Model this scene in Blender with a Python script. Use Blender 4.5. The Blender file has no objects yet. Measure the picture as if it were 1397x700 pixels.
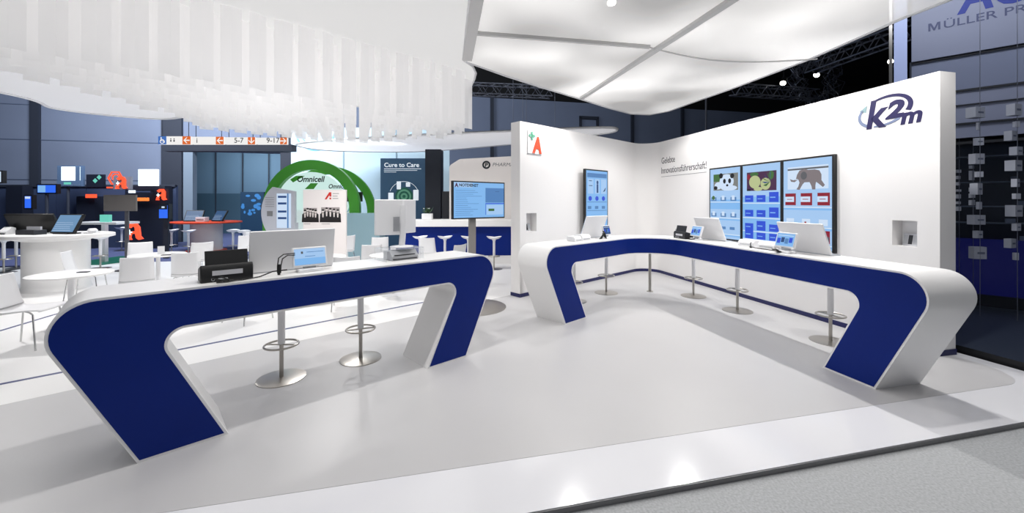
import bpy, bmesh, math, random
from mathutils import Vector, Matrix
random.seed(4)
FPX, CX, HY, EYE = 545.0, 698.5, 276.0, 1.7
sc = bpy.context.scene
COL = sc.collection
V = Vector
UP = V((0, 0, 1))

# ------------------------------------------------------------------ measuring helpers
def at(px, py, Y):
    return V(((px-CX)*Y/FPX, Y, EYE-(py-HY)*Y/FPX))
def fl(px, py, z=0.0):
    Y = FPX*(EYE-z)/(py-HY)
    return V(((px-CX)*Y/FPX, Y, z))

# ------------------------------------------------------------------ materials
MATS = {}
def mat(name, rgb, rough=0.5, metal=0.0, emit=0.0, ecol=None, alpha=1.0, trans=0.0, spec=0.5, coat=0.0, noise=None, bump=0.0):
    if name in MATS: return MATS[name]
    m = bpy.data.materials.new(name); m.use_nodes = True
    nt = m.node_tree; b = nt.nodes['Principled BSDF']
    def lin(c): return tuple(((x/255.0)/12.92 if x/255.0 <= .04045 else ((x/255.0+.055)/1.055)**2.4) for x in c)
    c = lin(rgb)
    b.inputs['Base Color'].default_value = (*c, 1)
    b.inputs['Roughness'].default_value = rough
    b.inputs['Metallic'].default_value = metal
    b.inputs['Specular IOR Level'].default_value = spec
    b.inputs['Coat Weight'].default_value = coat
    b.inputs['Alpha'].default_value = alpha
    b.inputs['Transmission Weight'].default_value = trans
    if emit:
        b.inputs['Emission Color'].default_value = (*(lin(ecol) if ecol else c), 1)
        b.inputs['Emission Strength'].default_value = emit
    if noise or bump:
        tc = nt.nodes.new('ShaderNodeTexCoord'); n = nt.nodes.new('ShaderNodeTexNoise')
        n.inputs['Scale'].default_value = noise[0] if noise else 200
        n.inputs['Detail'].default_value = 4
        nt.links.new(tc.outputs['Object'], n.inputs['Vector'])
        if noise:
            r = nt.nodes.new('ShaderNodeValToRGB')
            k = noise[1]
            r.color_ramp.elements[0].position = .3; r.color_ramp.elements[1].position = .7
            r.color_ramp.elements[0].color = (*[max(0, x*(1-k)) for x in c], 1)
            r.color_ramp.elements[1].color = (*[min(1, x*(1+k)) for x in c], 1)
            nt.links.new(n.outputs['Fac'], r.inputs['Fac']); nt.links.new(r.outputs['Color'], b.inputs['Base Color'])
        if bump:
            bp = nt.nodes.new('ShaderNodeBump'); bp.inputs['Strength'].default_value = bump
            nt.links.new(n.outputs['Fac'], bp.inputs['Height']); nt.links.new(bp.outputs['Normal'], b.inputs['Normal'])
    MATS[name] = m
    return m

def fabric(name, rgb, see, emit, wav=False, trl=.45):
    """stretched fabric: diffuse + translucent + a little open weave; emission imitates back light"""
    m = bpy.data.materials.new(name); m.use_nodes = True
    nt = m.node_tree; nt.nodes.clear(); N = nt.nodes.new; L = nt.links.new
    out = N('ShaderNodeOutputMaterial'); d = N('ShaderNodeBsdfDiffuse'); t = N('ShaderNodeBsdfTranslucent')
    tr = N('ShaderNodeBsdfTransparent'); e = N('ShaderNodeEmission'); m1 = N('ShaderNodeMixShader'); m2 = N('ShaderNodeMixShader'); a = N('ShaderNodeAddShader')
    c = (*[(x/255)**2.2 for x in rgb], 1)
    d.inputs[0].default_value = c; t.inputs[0].default_value = c; e.inputs[0].default_value = c
    e.inputs[1].default_value = emit
    if wav:                                   # uneven emission imitates lamps on the upper side of the cloth
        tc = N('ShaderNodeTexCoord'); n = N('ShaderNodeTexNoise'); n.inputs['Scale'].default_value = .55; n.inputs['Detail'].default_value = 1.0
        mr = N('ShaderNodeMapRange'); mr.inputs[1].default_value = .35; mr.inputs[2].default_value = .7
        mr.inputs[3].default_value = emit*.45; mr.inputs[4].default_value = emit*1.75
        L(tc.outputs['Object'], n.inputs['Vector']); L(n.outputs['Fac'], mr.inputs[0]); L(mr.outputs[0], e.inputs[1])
    m1.inputs[0].default_value = trl; L(d.outputs[0], m1.inputs[1]); L(t.outputs[0], m1.inputs[2])
    L(m1.outputs[0], a.inputs[0]); L(e.outputs[0], a.inputs[1])
    m2.inputs[0].default_value = see; L(a.outputs[0], m2.inputs[1]); L(tr.outputs[0], m2.inputs[2])
    L(m2.outputs[0], out.inputs[0])
    MATS[name] = m
    return m

WHITE = mat('white_lacquer', (240, 239, 238), .32)
WALLW = mat('white_wall_paint', (238, 236, 235), .6)
NAVY = mat('navy_laminate', (0, 34, 118), .5, spec=.2, noise=(1.2, .08))
NAVYT = mat('navy_trim', (22, 26, 84), .5)
STEEL = mat('brushed_steel', (178, 174, 168), .28, 1.0)
CHROME = mat('chrome', (200, 200, 200), .12, 1.0)
GREYP = mat('grey_paint', (128, 128, 130), .5)
BLACK = mat('black_plastic', (12, 12, 15), .45)
DKGREY = mat('dark_grey_plastic', (40, 42, 48), .5)
PLAST = mat('white_plastic', (232, 232, 234), .35)
SILV = mat('silver_plastic', (180, 182, 186), .35, .3)
CABLE = mat('black_cable', (8, 8, 10), .5)
PAPER = mat('paper_label', (200, 200, 205), .6)
ACRYL = mat('clear_acrylic', (240, 245, 250), .05, 0, alpha=.22)
def glow(name, rgb, s=1.0): return mat(name, tuple(int(c*.18) for c in rgb), .35, emit=s, ecol=rgb, spec=.3)
SCR = glow('screen_light_blue', (130, 184, 238), .95)
SCR2 = glow('screen_pale_blue', (164, 200, 240), .95)
SCRD = glow('screen_deep_blue', (44, 80, 216), .9)
SCRK = glow('screen_dark_blue', (44, 78, 134), .8)
SCRW = glow('screen_white', (206, 224, 246), .95)
SCRR = glow('screen_red', (150, 28, 48), .8)
SCRG = glow('screen_grey', (96, 98, 104), .8)
SCRL = glow('screen_line_blue', (84, 132, 190), .9)
SCRB = glow('screen_black', (16, 18, 26), .6)
SCRGR = glow('screen_green', (70, 120, 60), .7)
SCRY = glow('screen_melon', (196, 206, 150), .8)
SCRV = glow('screen_plum', (80, 40, 80), .7)
ORANGE = mat('orange_red', (214, 70, 36), .5)
GREEN = mat('leaf_green', (66, 140, 48), .3, emit=.06)  # slight emission put into the green to brighten it
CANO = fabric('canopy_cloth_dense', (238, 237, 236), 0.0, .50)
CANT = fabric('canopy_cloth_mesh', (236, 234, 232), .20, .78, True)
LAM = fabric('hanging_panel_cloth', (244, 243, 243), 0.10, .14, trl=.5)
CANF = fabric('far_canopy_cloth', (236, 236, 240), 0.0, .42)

# ------------------------------------------------------------------ frames
class F:
    def __init__(s, o, x, up=UP, out=None):
        s.o = V(o); s.x = V(x).normalized(); s.y = V(up).normalized()
        s.z = V(out).normalized() if out is not None else s.x.cross(s.y).normalized()
    def p(s, a, b, c=0): return s.o+s.x*a+s.y*b+s.z*c
    def lean(s, deg):                       # top leans away from the viewer
        t = math.radians(deg)
        return F(s.o, s.x, s.y*math.cos(t)-s.z*math.sin(t), s.z*math.cos(t)+s.y*math.sin(t))
    def yaw(s, deg):
        R = Matrix.Rotation(math.radians(deg), 3, s.y)
        return F(s.o, R @ s.x, s.y, R @ s.z)
    def shift(s, a, b, c=0): return F(s.p(a, b, c), s.x, s.y, s.z)
W0 = F((0, 0, 0), (1, 0, 0), UP, (0, -1, 0))
def FC(px, py, Y): return F(at(px, py, Y), (1, 0, 0), UP, (0, -1, 0))

u = V((0.7314, 0.6820, 0)); n_ = V((-0.6820, 0.7314, 0))
v = V((-0.2164, 0.9763, 0)); w = V((0.9763, 0.2164, 0))
OL = V((-2.44, 2.60, 0)); OC = V((0.74, 5.55, 0)); OR = V((3.30, 3.63, 0))
def FK(r, D, z): return F(OR+v*r+w*D+UP*z, -v, UP, -w)
def FA(t, D, z): return F(OC+u*t+n_*D+UP*z, u, UP, -n_)
def FL(t, D, z): return F(OL+u*t+n_*D+UP*z, u, UP, -n_)

# ------------------------------------------------------------------ mesh builder
class MB:
    def __init__(s): s.v = []; s.f = []; s.m = []; s.ms = []; s.c = 0
    def use(s, m):
        if m not in s.ms: s.ms.append(m)
        s.c = s.ms.index(m); return s
    def face(s, idx): s.f.append(idx); s.m.append(s.c)
    def quad(s, pts):
        b = len(s.v); s.v += [V(p) for p in pts]; s.face(list(range(b, b+len(pts)))); return s
    def box(s, fr, a0, a1, b0, b1, c0, c1):
        b = len(s.v)
        for c in (c0, c1):
            for (a, d) in ((a0, b0), (a1, b0), (a1, b1), (a0, b1)): s.v.append(fr.p(a, d, c))
        for q in ((0, 1, 2, 3), (7, 6, 5, 4), (0, 4, 5, 1), (1, 5, 6, 2), (2, 6, 7, 3), (3, 7, 4, 0)): s.face([b+i for i in q])
        return s
    def prism(s, fr, pts, c0, c1):
        b = len(s.v); k = len(pts)
        for c in (c0, c1):
            for (a, d) in pts: s.v.append(fr.p(a, d, c))
        s.face([b+i for i in range(k)]); s.face([b+k+i for i in reversed(range(k))])
        for i in range(k):
            j = (i+1) % k; s.face([b+i, b+k+i, b+k+j, b+j])
        return s
    def flat(s, fr, pts, c=0):
        b = len(s.v); s.v += [fr.p(a, d, c) for a, d in pts]; s.face(list(range(b, b+len(pts)))); return s
    def rect(s, fr, a0, a1, b0, b1, c=0): return s.flat(fr, [(a0, b0), (a1, b0), (a1, b1), (a0, b1)], c)
    def oval(s, fr, a, b, ra, rb, c=0, k=20): return s.flat(fr, [(a+ra*math.cos(6.28318*i/k), b+rb*math.sin(6.28318*i/k)) for i in range(k)], c)
    def ring(s, fr, a, b, r0, r1, c0, c1, t0=0, t1=360, k=36, sq=1.0):
        full = abs(t1-t0) >= 360
        st = len(s.v); kk = k if full else k+1
        for i in range(kk):
            t = math.radians(t0+(t1-t0)*i/k)
            for (r, c) in ((r0, c0), (r1, c0), (r1, c1), (r0, c1)): s.v.append(fr.p(a+r*math.cos(t), b+r*sq*math.sin(t), c))
        for i in range(k):
            j = (i+1) % kk
            for q in range(4):
                q2 = (q+1) % 4
                s.face([st+i*4+q, st+j*4+q, st+j*4+q2, st+i*4+q2])
        if not full:
            s.face([st, st+1, st+2, st+3]); e = st+(kk-1)*4; s.face([e+3, e+2, e+1, e])
        return s
    def cyl(s, p0, p1, r0, r1=None, k=20):
        r1 = r0 if r1 is None else r1
        p0 = V(p0); p1 = V(p1); d = (p1-p0).normalized()
        x = d.orthogonal().normalized(); y = d.cross(x)
        b = len(s.v)
        for (p, r) in ((p0, r0), (p1, r1)):
            for i in range(k):
                t = 2*math.pi*i/k; s.v.append(p+x*r*math.cos(t)+y*r*math.sin(t))
        for i in range(k):
            j = (i+1) % k; s.face([b+i, b+j, b+k+j, b+k+i])
        s.face([b+i for i in reversed(range(k))]); s.face([b+k+i for i in range(k)])
        return s
    def lathe(s, o, prof, k=32, sx=1.0, sy=1.0):
        b = len(s.v); o = V(o)
        for (r, z) in prof:
            for i in range(k):
                t = 2*math.pi*i/k; s.v.append(o+V((r*sx*math.cos(t), r*sy*math.sin(t), z)))
        for q in range(len(prof)-1):
            for i in range(k):
                j = (i+1) % k; s.face([b+q*k+i, b+q*k+j, b+(q+1)*k+j, b+(q+1)*k+i])
        s.face([b+i for i in reversed(range(k))]); s.face([b+(len(prof)-1)*k+i for i in range(k)])
        return s
    def tube(s, pts, r, k=8, closed=False):
        pts = [V(p) for p in pts]; m = len(pts); b = len(s.v); x = None
        for i, p in enumerate(pts):
            a = pts[(i-1) % m] if (closed or i > 0) else p
            c = pts[(i+1) % m] if (closed or i < m-1) else p
            d = (c-a).normalized()
            x = d.orthogonal().normalized() if x is None else (x-d*x.dot(d)).normalized()
            y = d.cross(x)
            for q in range(k):
                t = 2*math.pi*q/k; s.v.append(p+x*r*math.cos(t)+y*r*math.sin(t))
        for i in range(m if closed else m-1):
            j = (i+1) % m
            for q in range(k):
                q2 = (q+1) % k; s.face([b+i*k+q, b+i*k+q2, b+j*k+q2, b+j*k+q])
        if not closed:
            s.face([b+q for q in reversed(range(k))]); s.face([b+(m-1)*k+q for q in range(k)])
        return s
    def add(s, other):
        b = len(s.v); s.v += other.v
        for f, mi in zip(other.f, other.m):
            s.use(other.ms[mi]) if other.ms else None
            s.face([b+i for i in f])
        return s
    def build(s, name, m=None, parent=None, bevel=0, smooth=35, base=None):
        me = bpy.data.meshes.new(name)
        org = V((0, 0, 0))
        o = bpy.data.objects.new(name, me); COL.objects.link(o)
        if parent is not None:
            o.parent = parent; p = parent
            while p is not None: org = org+p.location; p = p.parent
        elif s.v:
            if base is None:
                xs = [q.x for q in s.v]; ys = [q.y for q in s.v]; zs = [q.z for q in s.v]
                base = V(((min(xs)+max(xs))/2, (min(ys)+max(ys))/2, min(zs)))
            o.location = base; org = V(base)
        me.from_pydata([q-org for q in s.v], [], s.f)
        for mm in (s.ms or [m]): me.materials.append(mm)
        if s.ms: me.polygons.foreach_set('material_index', s.m)
        bm = bmesh.new(); bm.from_mesh(me)
        bmesh.ops.recalc_face_normals(bm, faces=bm.faces); bm.to_mesh(me); bm.free()
        if smooth:
            me.shade_smooth(); me.set_sharp_from_angle(angle=math.radians(smooth))
        if bevel:
            md = o.modifiers.new('bevel', 'BEVEL'); md.width = bevel; md.segments = 2; md.limit_method = 'ANGLE'; md.angle_limit = .7
        return o

def thing(name, label, cat, loc, group=None):
    o = bpy.data.objects.new(name, None); COL.objects.link(o); o.location = V(loc); o.empty_display_size = .1
    o['label'] = label; o['category'] = cat
    if group: o['group'] = group
    return o
def tag(o, label, cat, group=None):
    o['label'] = label; o['category'] = cat
    if group: o['group'] = group
    return o
def struct(o): o['kind'] = 'structure'; return o
def dup(root, loc, rz, label, group=None):
    r = root.copy(); COL.objects.link(r); r.location = V(loc); r.rotation_euler = (0, 0, rz); r['label'] = label
    if group: r['group'] = group
    for ch in list(root.children):
        c = ch.copy(); COL.objects.link(c); c.parent = r
        for g in ch.children:
            d = g.copy(); COL.objects.link(d); d.parent = c
    return r

def text(s, fr, size, mb, c=0.0, shear=0, bold=0, sx=1.0, align='LEFT', ext=0.0, fit=None):
    """set lettering: glyph outlines of the built-in font turned into mesh faces in frame fr"""
    cu = bpy.data.curves.new('t', 'FONT'); cu.body = s; cu.size = size; cu.shear = shear; cu.offset = bold; cu.align_x = align
    cu.extrude = ext; cu.resolution_u = 4
    ob = bpy.data.objects.new('t', cu); COL.objects.link(ob)
    dg = bpy.context.evaluated_depsgraph_get(); me = bpy.data.meshes.new_from_object(ob.evaluated_get(dg))
    b = len(mb.v); xo = 0
    if fit:
        xs = [q.co.x-q.co.y*shear for q in me.vertices]; xo = min(xs); sx = fit/(max(xs)-xo)
    mb.v += [fr.p((q.co.x-xo)*sx, q.co.y, c+q.co.z) for q in me.vertices]
    for p in me.polygons: mb.face([b+i for i in p.vertices])
    bpy.data.objects.remove(ob); bpy.data.meshes.remove(me); bpy.data.curves.remove(cu)
    return mb

def fillet(pts, rad, k=10):
    """round the corners of a closed 2D polygon; rad = radius per corner"""
    out = []; m = len(pts)
    for i in range(m):
        p = V(pts[i]).to_2d() if len(pts[i]) == 3 else V((*pts[i], 0)).to_2d()
        r = rad[i]
        if r <= 0: out.append((p.x, p.y)); continue
        a = V((*pts[i-1], 0)).to_2d(); c = V((*pts[(i+1) % m], 0)).to_2d()
        d1 = (a-p).normalized(); d2 = (c-p).normalized()
        ang = math.acos(max(-1, min(1, d1.dot(d2)))); T = r/math.tan(ang/2)
        cen = p+(d1+d2).normalized()*(r/math.sin(ang/2))
        s = p+d1*T-cen; e = p+d2*T-cen
        a0 = math.atan2(s.y, s.x); a1 = math.atan2(e.y, e.x); da = (a1-a0+math.pi) % (2*math.pi)-math.pi
        for q in range(k+1):
            t = a0+da*q/k; out.append((cen.x+r*math.cos(t), cen.y+r*math.sin(t)))
    return out
def inset(pts, d):
    m = len(pts); out = []
    A = sum(pts[i][0]*pts[(i+1) % m][1]-pts[(i+1) % m][0]*pts[i][1] for i in range(m)); sg = 1 if A > 0 else -1
    for i in range(m):
        p = V((*pts[i], 0)); a = V((*pts[i-1], 0)); c = V((*pts[(i+1) % m], 0))
        e1 = (p-a).normalized(); e2 = (c-p).normalized()
        n1 = V((-e1.y, e1.x, 0))*sg; n2 = V((-e2.y, e2.x, 0))*sg
        b = (n1+n2).normalized(); k = d/max(.35, b.dot(n1)); q = p+b*k
        out.append((q.x, q.y))
    return out

# ------------------------------------------------------------------ plan path of the L-shaped counter and wall
class Path:
    """straight along u, a fillet, then straight along -v; offset D to the outer side"""
    def __init__(s, D0, R):
        # corner of the two lines shifted out by D0
        A = OC+n_*D0; B = OR+w*D0
        det = u.x*v.y-u.y*v.x; d = B-A
        t = (d.x*v.y-d.y*v.x)/det; s.Cn = A+u*t
        th = math.acos(u.dot(-v)); s.th = th; s.R = R
        T = R*math.tan(th/2); s.tc = t; s.L1 = t-T
        s.r = (s.Cn-B).dot(v); s.arc = R*th; s.L2 = s.r-T; s.L = s.L1+s.arc+s.L2
        s.A = A; s.cen = A+u*s.L1-n_*R
    def at(s, q, D=0, z=0):
        if q <= s.L1: p = s.A+u*q+n_*D
        elif q <= s.L1+s.arc:
            a = (q-s.L1)/s.R; d = Matrix.Rotation(-a, 3, 'Z') @ n_; p = s.cen+d*(s.R+D)
        else: p = s.A+u*s.L1; p = s.cen+w*(s.R+D)-v*(q-s.L1-s.arc)
        return V((p.x, p.y, z))
    def cuts(s, k=14): return [s.L1+s.arc*i/k for i in range(k+1)]

def sheet(poly, cuts, mp, d0, d1):
    """extrude a (s,z) polygon from depth d0 to d1 along a mapping mp(s,D,z)"""
    bm = bmesh.new()
    vs = [bm.verts.new((a, 0, b)) for a, b in poly]; bm.faces.new(vs)
    for c in cuts:
        bmesh.ops.bisect_plane(bm, geom=bm.verts[:]+bm.edges[:]+bm.faces[:], plane_co=(c, 0, 0), plane_no=(1, 0, 0))
    ret = bmesh.ops.extrude_face_region(bm, geom=bm.faces[:])
    for g in ret['geom']:
        if isinstance(g, bmesh.types.BMVert): g.co.y = 1
    bmesh.ops.triangulate(bm, faces=[f for f in bm.faces if len(f.verts) > 4])
    mb = MB()
    bm.verts.ensure_lookup_table()
    idx = {vv: i for i, vv in enumerate(bm.verts)}
    mb.v = [mp(q.co.x, d0 if q.co.y < .5 else d1, q.co.z) for q in bm.verts]
    for f in bm.faces: mb.face([idx[q] for q in f.verts])
    bm.free()
    return mb

H = 1.105
def profile(L):
    sl = .472; si = .48; hb = .832; f1 = .49
    pts = [(0, 0), (-sl*H, H), (L+sl*H, H), (L, 0), (L-f1, 0), (L-f1+si*hb, hb), (f1-si*hb, hb), (f1, 0)]
    return pts, fillet(pts, [0, .215, .215, 0, 0, .10, .10, 0], 14)

def counter(label, L, mp, cuts, base, depth):
    root = thing('counter', label, 'counter', base)
    raw, out = profile(L)
    sheet(out, cuts, mp, 0, depth).build('shell', WHITE, root)
    o = sheet(inset(out, .017), cuts, mp, -.004, .01).build('front_panel', NAVY, root); o['label'] = 'deep blue front panel'
    return root
cL = counter('white counter with deep blue front and slanted legs, freestanding at the left', 2.647, lambda s, D, z: OL+u*s+n_*D+UP*z, [0.5, 1.3, 2.0], OL, .52)
PC = Path(0, .5)
cR = counter('long white L-shaped counter with blue front bending along the white booth wall', PC.L, lambda s, D, z: PC.at(s, D, z), PC.cuts(20)+[.5, 3.5, 4.5], OC, .54)
post = MB(); q = PC.at(PC.L1+PC.arc*.5, .33)
q = V((2.63, 7.62, 0))
post.cyl(q, q+UP*.832, .026); post.cyl(q, q+UP*.012, .06)
post.build('support_post', STEEL, cR)

# ------------------------------------------------------------------ booth wall
PW = Path(1.56, .36)
S0 = .639-0.0; SK = PW.L-.454
sK = lambda r: PW.L-r          # position on the K side measured like r
ZT = 3.15
nich = [(.797, 1.067, 1.165, 1.50), (sK(.914), sK(.662), 1.178, 1.483)]
def wallmesh():
    mb = MB(); mb.use(WALLW)
    S = sorted(set([S0, SK]+PW.cuts(16)+[x for nn in nich for x in nn[:2]]))
    Z = sorted(set([0, ZT]+[x for nn in nich for x in nn[2:]])); T = .236
    for i in range(len(S)-1):
        for j in range(len(Z)-1):
            a, b, c, d = S[i], S[i+1], Z[j], Z[j+1]
            hole = any(a >= nn[0]-1e-6 and b <= nn[1]+1e-6 and c >= nn[2]-1e-6 and d <= nn[3]+1e-6 for nn in nich)
            if not hole: mb.quad([PW.at(a, 0, c), PW.at(b, 0, c), PW.at(b, 0, d), PW.at(a, 0, d)])
        mb.quad([PW.at(a, T, 0), PW.at(b, T, 0), PW.at(b, T, ZT), PW.at(a, T, ZT)])
        mb.quad([PW.at(a, 0, ZT), PW.at(b, 0, ZT), PW.at(b, T, ZT), PW.at(a, T, ZT)])
    for s in (S0, SK): mb.quad([PW.at(s, 0, 0), PW.at(s, T, 0), PW.at(s, T, ZT), PW.at(s, 0, ZT)])
    for (a, b, c, d) in nich:
        e = .16
        mb.quad([PW.at(a, 0, c), PW.at(b, 0, c), PW.at(b, e, c), PW.at(a, e, c)]); mb.quad([PW.at(a, 0, d), PW.at(b, 0, d), PW.at(b, e, d), PW.at(a, e, d)])
        mb.quad([PW.at(a, 0, c), PW.at(a, e, c), PW.at(a, e, d), PW.at(a, 0, d)]); mb.quad([PW.at(b, 0, c), PW.at(b, e, c), PW.at(b, e, d), PW.at(b, 0, d)])
        mb.quad([PW.at(a, e, c), PW.at(b, e, c), PW.at(b, e, d), PW.at(a, e, d)])
    o = mb.build('wall_booth', None, None, smooth=0)
    bm = bmesh.new(); bm.from_mesh(o.data); bmesh.ops.remove_doubles(bm, verts=bm.verts, dist=.0005)
    bmesh.ops.recalc_face_normals(bm, faces=bm.faces); bm.to_mesh(o.data); bm.free()
    o.data.shade_smooth(); o.data.set_sharp_from_angle(angle=math.radians(20))
    return struct(o)
wallmesh()
bb = MB(); S = [S0-.004]+PW.cuts(16)+[SK+.004]
for i in range(len(S)-1):
    a, b = S[i], S[i+1]
    P = lambda s, D, z: PW.at(s, D, z)
    bb.quad([P(a, -.008, .0), P(b, -.008, .0), P(b, -.008, .065), P(a, -.008, .065)]); bb.quad([P(a, -.008, .065), P(b, -.008, .065), P(b, .0, .065), P(a, .0, .065)])
for s, e in ((S0, -.006), (SK, .006)):
    bb.quad([PW.at(s+e, -.008, 0), PW.at(s+e, .244, 0), PW.at(s+e, .244, .065), PW.at(s+e, -.008, .065)])
struct(bb.build('baseboard_booth', NAVYT, smooth=20))

# ------------------------------------------------------------------ floors
def pl(D, r, z=0): return OR+v*r+w*D+UP*z          # hall-aligned plan coordinates
FLG = mat('glossy_grey_vinyl', (198, 197, 198), .36, coat=.0, noise=(.8, .02))
FLW = mat('glossy_white_vinyl', (232, 232, 236), .13, coat=.0)
FLC = mat('white_cafe_floor', (242, 241, 240), .3, coat=.0)
HALLF = mat('speckled_grey_carpet', (176, 178, 180), .95, noise=(70, .16), bump=.3)
HALLB = mat('slate_hall_floor', (72, 80, 120), .8, noise=(20, .1))
hp = MB(); hp.quad([(-30, -6, -.04), (30, -6, -.04), (30, 40, -.04), (-30, 40, -.04)])
struct(hp.build('floor', HALLF, base=V((0, 0, -.04)), smooth=0))
# front edge line of the platform, measured on the outer edge
e0 = V((.13, 2.20, 0)); ed = w.copy(); ed = (V((3.98, 3.10, 0))-e0).normalized(); en = V((-ed.y, ed.x, 0))
def onfront(off, Dpos):                       # point on the line parallel to the front edge at distance off, at hall offset Dpos
    # solve (e0+en*off+ed*t - OR).w = Dpos
    p = e0+en*off; t = (Dpos-(p-OR).dot(w))/ed.dot(w); return p+ed*t
def poly(name, pts, z0, z1, m, st=True):
    mb = MB(); fr = F((0, 0, 0), (1, 0, 0), (0, 1, 0), (0, 0, 1))
    mb.prism(fr, [(p.x, p.y) for p in pts], z0, z1)
    o = mb.build(name, m, smooth=0)
    return struct(o) if st else o
DR = 1.90
g1 = onfront(0, DR); g0 = onfront(0, -9.5)
far = pl(DR, 16); farl = pl(-14, 16)
# whole platform body (white, shows as the strip along the edges)
poly('trim_1', [g0, g1, pl(DR, 16), pl(-12, 16), pl(-12, 1)], -.04, -.002, FLW)
# grey field with rounded right corner, bounded at the back-left by the white cafe floor
D18 = 1.80
def onA(Dd, t): return OL+n_*Dd+u*t
c1 = onfront(.456, 1.72); c2 = onfront(.456, -9.0)
gp = fillet([(c2.x, c2.y), (c1.x, c1.y), (pl(1.72, 9).x, pl(1.72, 9).y), (onA(D18, 9).x, onA(D18, 9).y), (onA(D18, -5).x, onA(D18, -5).y)], [0, .42, 0, 0, 0], 12)
poly('floor_booth', [V((a, b, 0)) for a, b in gp], -.002, 0, FLG)
poly('floor_cafe', [onA(D18, -5.5), onA(D18, 8.0), pl(2.6, 9.2), pl(2.6, 10.5), pl(-14, 10.5), pl(-14, 3)], -.002, .001, FLC)
poly('floor_hall', [pl(-26, 10.5), pl(22, 10.5), pl(22, 26), pl(-26, 26)], -.03, .002, HALLB)
def strip(name, a, b, wd, m):
    d = (b-a).normalized(); nn = V((-d.y, d.x, 0))*wd/2
    poly(name, [a-nn, b-nn, b+nn, a+nn], .001, .0025, m)
BLL = mat('blue_floor_line', (58, 66, 120), .3)
strip('trim_2', onA(2.42, -1.8), onA(2.42, 4.6), .05, BLL)
strip('trim_3', V((-6.5, 4.0, 0)), V((-7.2, 7.4, 0)), .05, BLL)
# metal edge profile under the front strip
struct(MB().box(F(e0+ed*-7, ed, UP), 0, 12.0, -.039, -.006, .001, .008).build('trim_4', mat('edge_metal', (120, 120, 122), .4, .6), smooth=0))

# ------------------------------------------------------------------ hall shell
HW = mat('blue_grey_hall_wall', (112, 122, 144), .8, noise=(.6, .06))
HWD = mat('dark_wall_steel', (38, 44, 58), .7)
HBK = mat('black_ceiling', (7, 8, 11), .9)
RW = 17.0
def FH(D, z, r=RW): return F(pl(D, r, z), w, UP, -v)
wb = MB(); fh = FH(0, -.04)
# opening in the wall, in D coordinates from picture columns 251..386
def Dat(px, r):            # hall offset where the ray through picture column px meets the plane at distance r
    k = (px-CX)/FPX; p = OR+v*r; t = (k*p.y-p.x)/(w.x-k*w.y); return t
d0, d1 = Dat(251, RW), Dat(388, RW)
zo = 3.95
wb.box(fh, -30, d0, 0, 7.0, -.3, 0); wb.box(fh, d1, 26, 0, 7.0, -.3, 0); wb.box(fh, d0, d1, zo, 7.0, -.3, 0)
struct(wb.build('wall_back', HW, smooth=0))
for px, wd in ((50, .30), (236, .75), (392, .5), (671, .16), (862, .15), (930, .15)):
    D = Dat(px, RW); struct(MB().box(FH(D, -.04), -wd/2, wd/2, 0, 7, .001, .12).build('trim_5', HWD, smooth=0))
struct(MB().box(FH(0, zo), d0-.2, d1+.2, 0, .55, .001, .16).build('trim_6', HWD, smooth=0))
for z in (2.6, 4.2, 5.6): struct(MB().box(FH(0, z), -30, d0-.9, 0, .03, .001, .02).build('trim_7', mat('wall_joint', (84, 96, 120), .8), smooth=0))
db = MB()
da, dbb = Dat(790, RW), Dat(816, RW)
db.box(FH(0, 0), da, da+.12, 0, 6.2, .001, .1).box(FH(0, 0), dbb-.12, dbb, 0, 6.2, .001, .1).box(FH(0, 6.1), da, dbb, 0, .15, .001, .1)
struct(db.build('door_1', HWD, smooth=0))
# corridor behind the opening
bk = MB(); bk.box(FH(0, -.04, RW+5), d0-3, d1+3, 0, 6, -.1, 0); struct(bk.build('wall_corridor', mat('corridor_panels', (96, 122, 144), .7), smooth=0))
cr = MB(); cr.box(FH(0, -.02, RW+4.9), d0-2, d1+3, 0, 2.2, -.02, .02); struct(cr.build('trim_8', mat('corridor_lower', (58, 84, 102), .6), smooth=0))
for k in range(6): struct(MB().box(FH(0, 0, RW+4.9), d0-1+k*1.3, d0-1+k*1.3+.05, 0, 6, 0, .04).build('trim_9', HWD, smooth=0))
struct(MB().box(FH(0, 0), d0+.0, d0+.35, 0, zo, -.28, .05).build('trim_10', mat('door_leaf_grey', (120, 134, 150), .6), smooth=0))
poly('ceiling', [pl(-30, -10), pl(26, -10), pl(26, 24), pl(-30, 24)], 9.0, 9.1, HBK)
struct(MB().box(FH(0, 6.98), -30, 26, 0, 2.0, -.2, .0).build('wall_upper', HBK, smooth=0))
sw = MB(); sw.box(F(pl(26, 0), -v, UP), -24, 10, 0, 9, 0, .2); struct(sw.build('wall_right', HBK, smooth=0))
sw = MB(); sw.box(F(pl(-26, 0), v, UP), -10, 24, 0, 9, 0, .2); struct(sw.build('wall_left', HW, smooth=0))
exec_later = []

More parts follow.
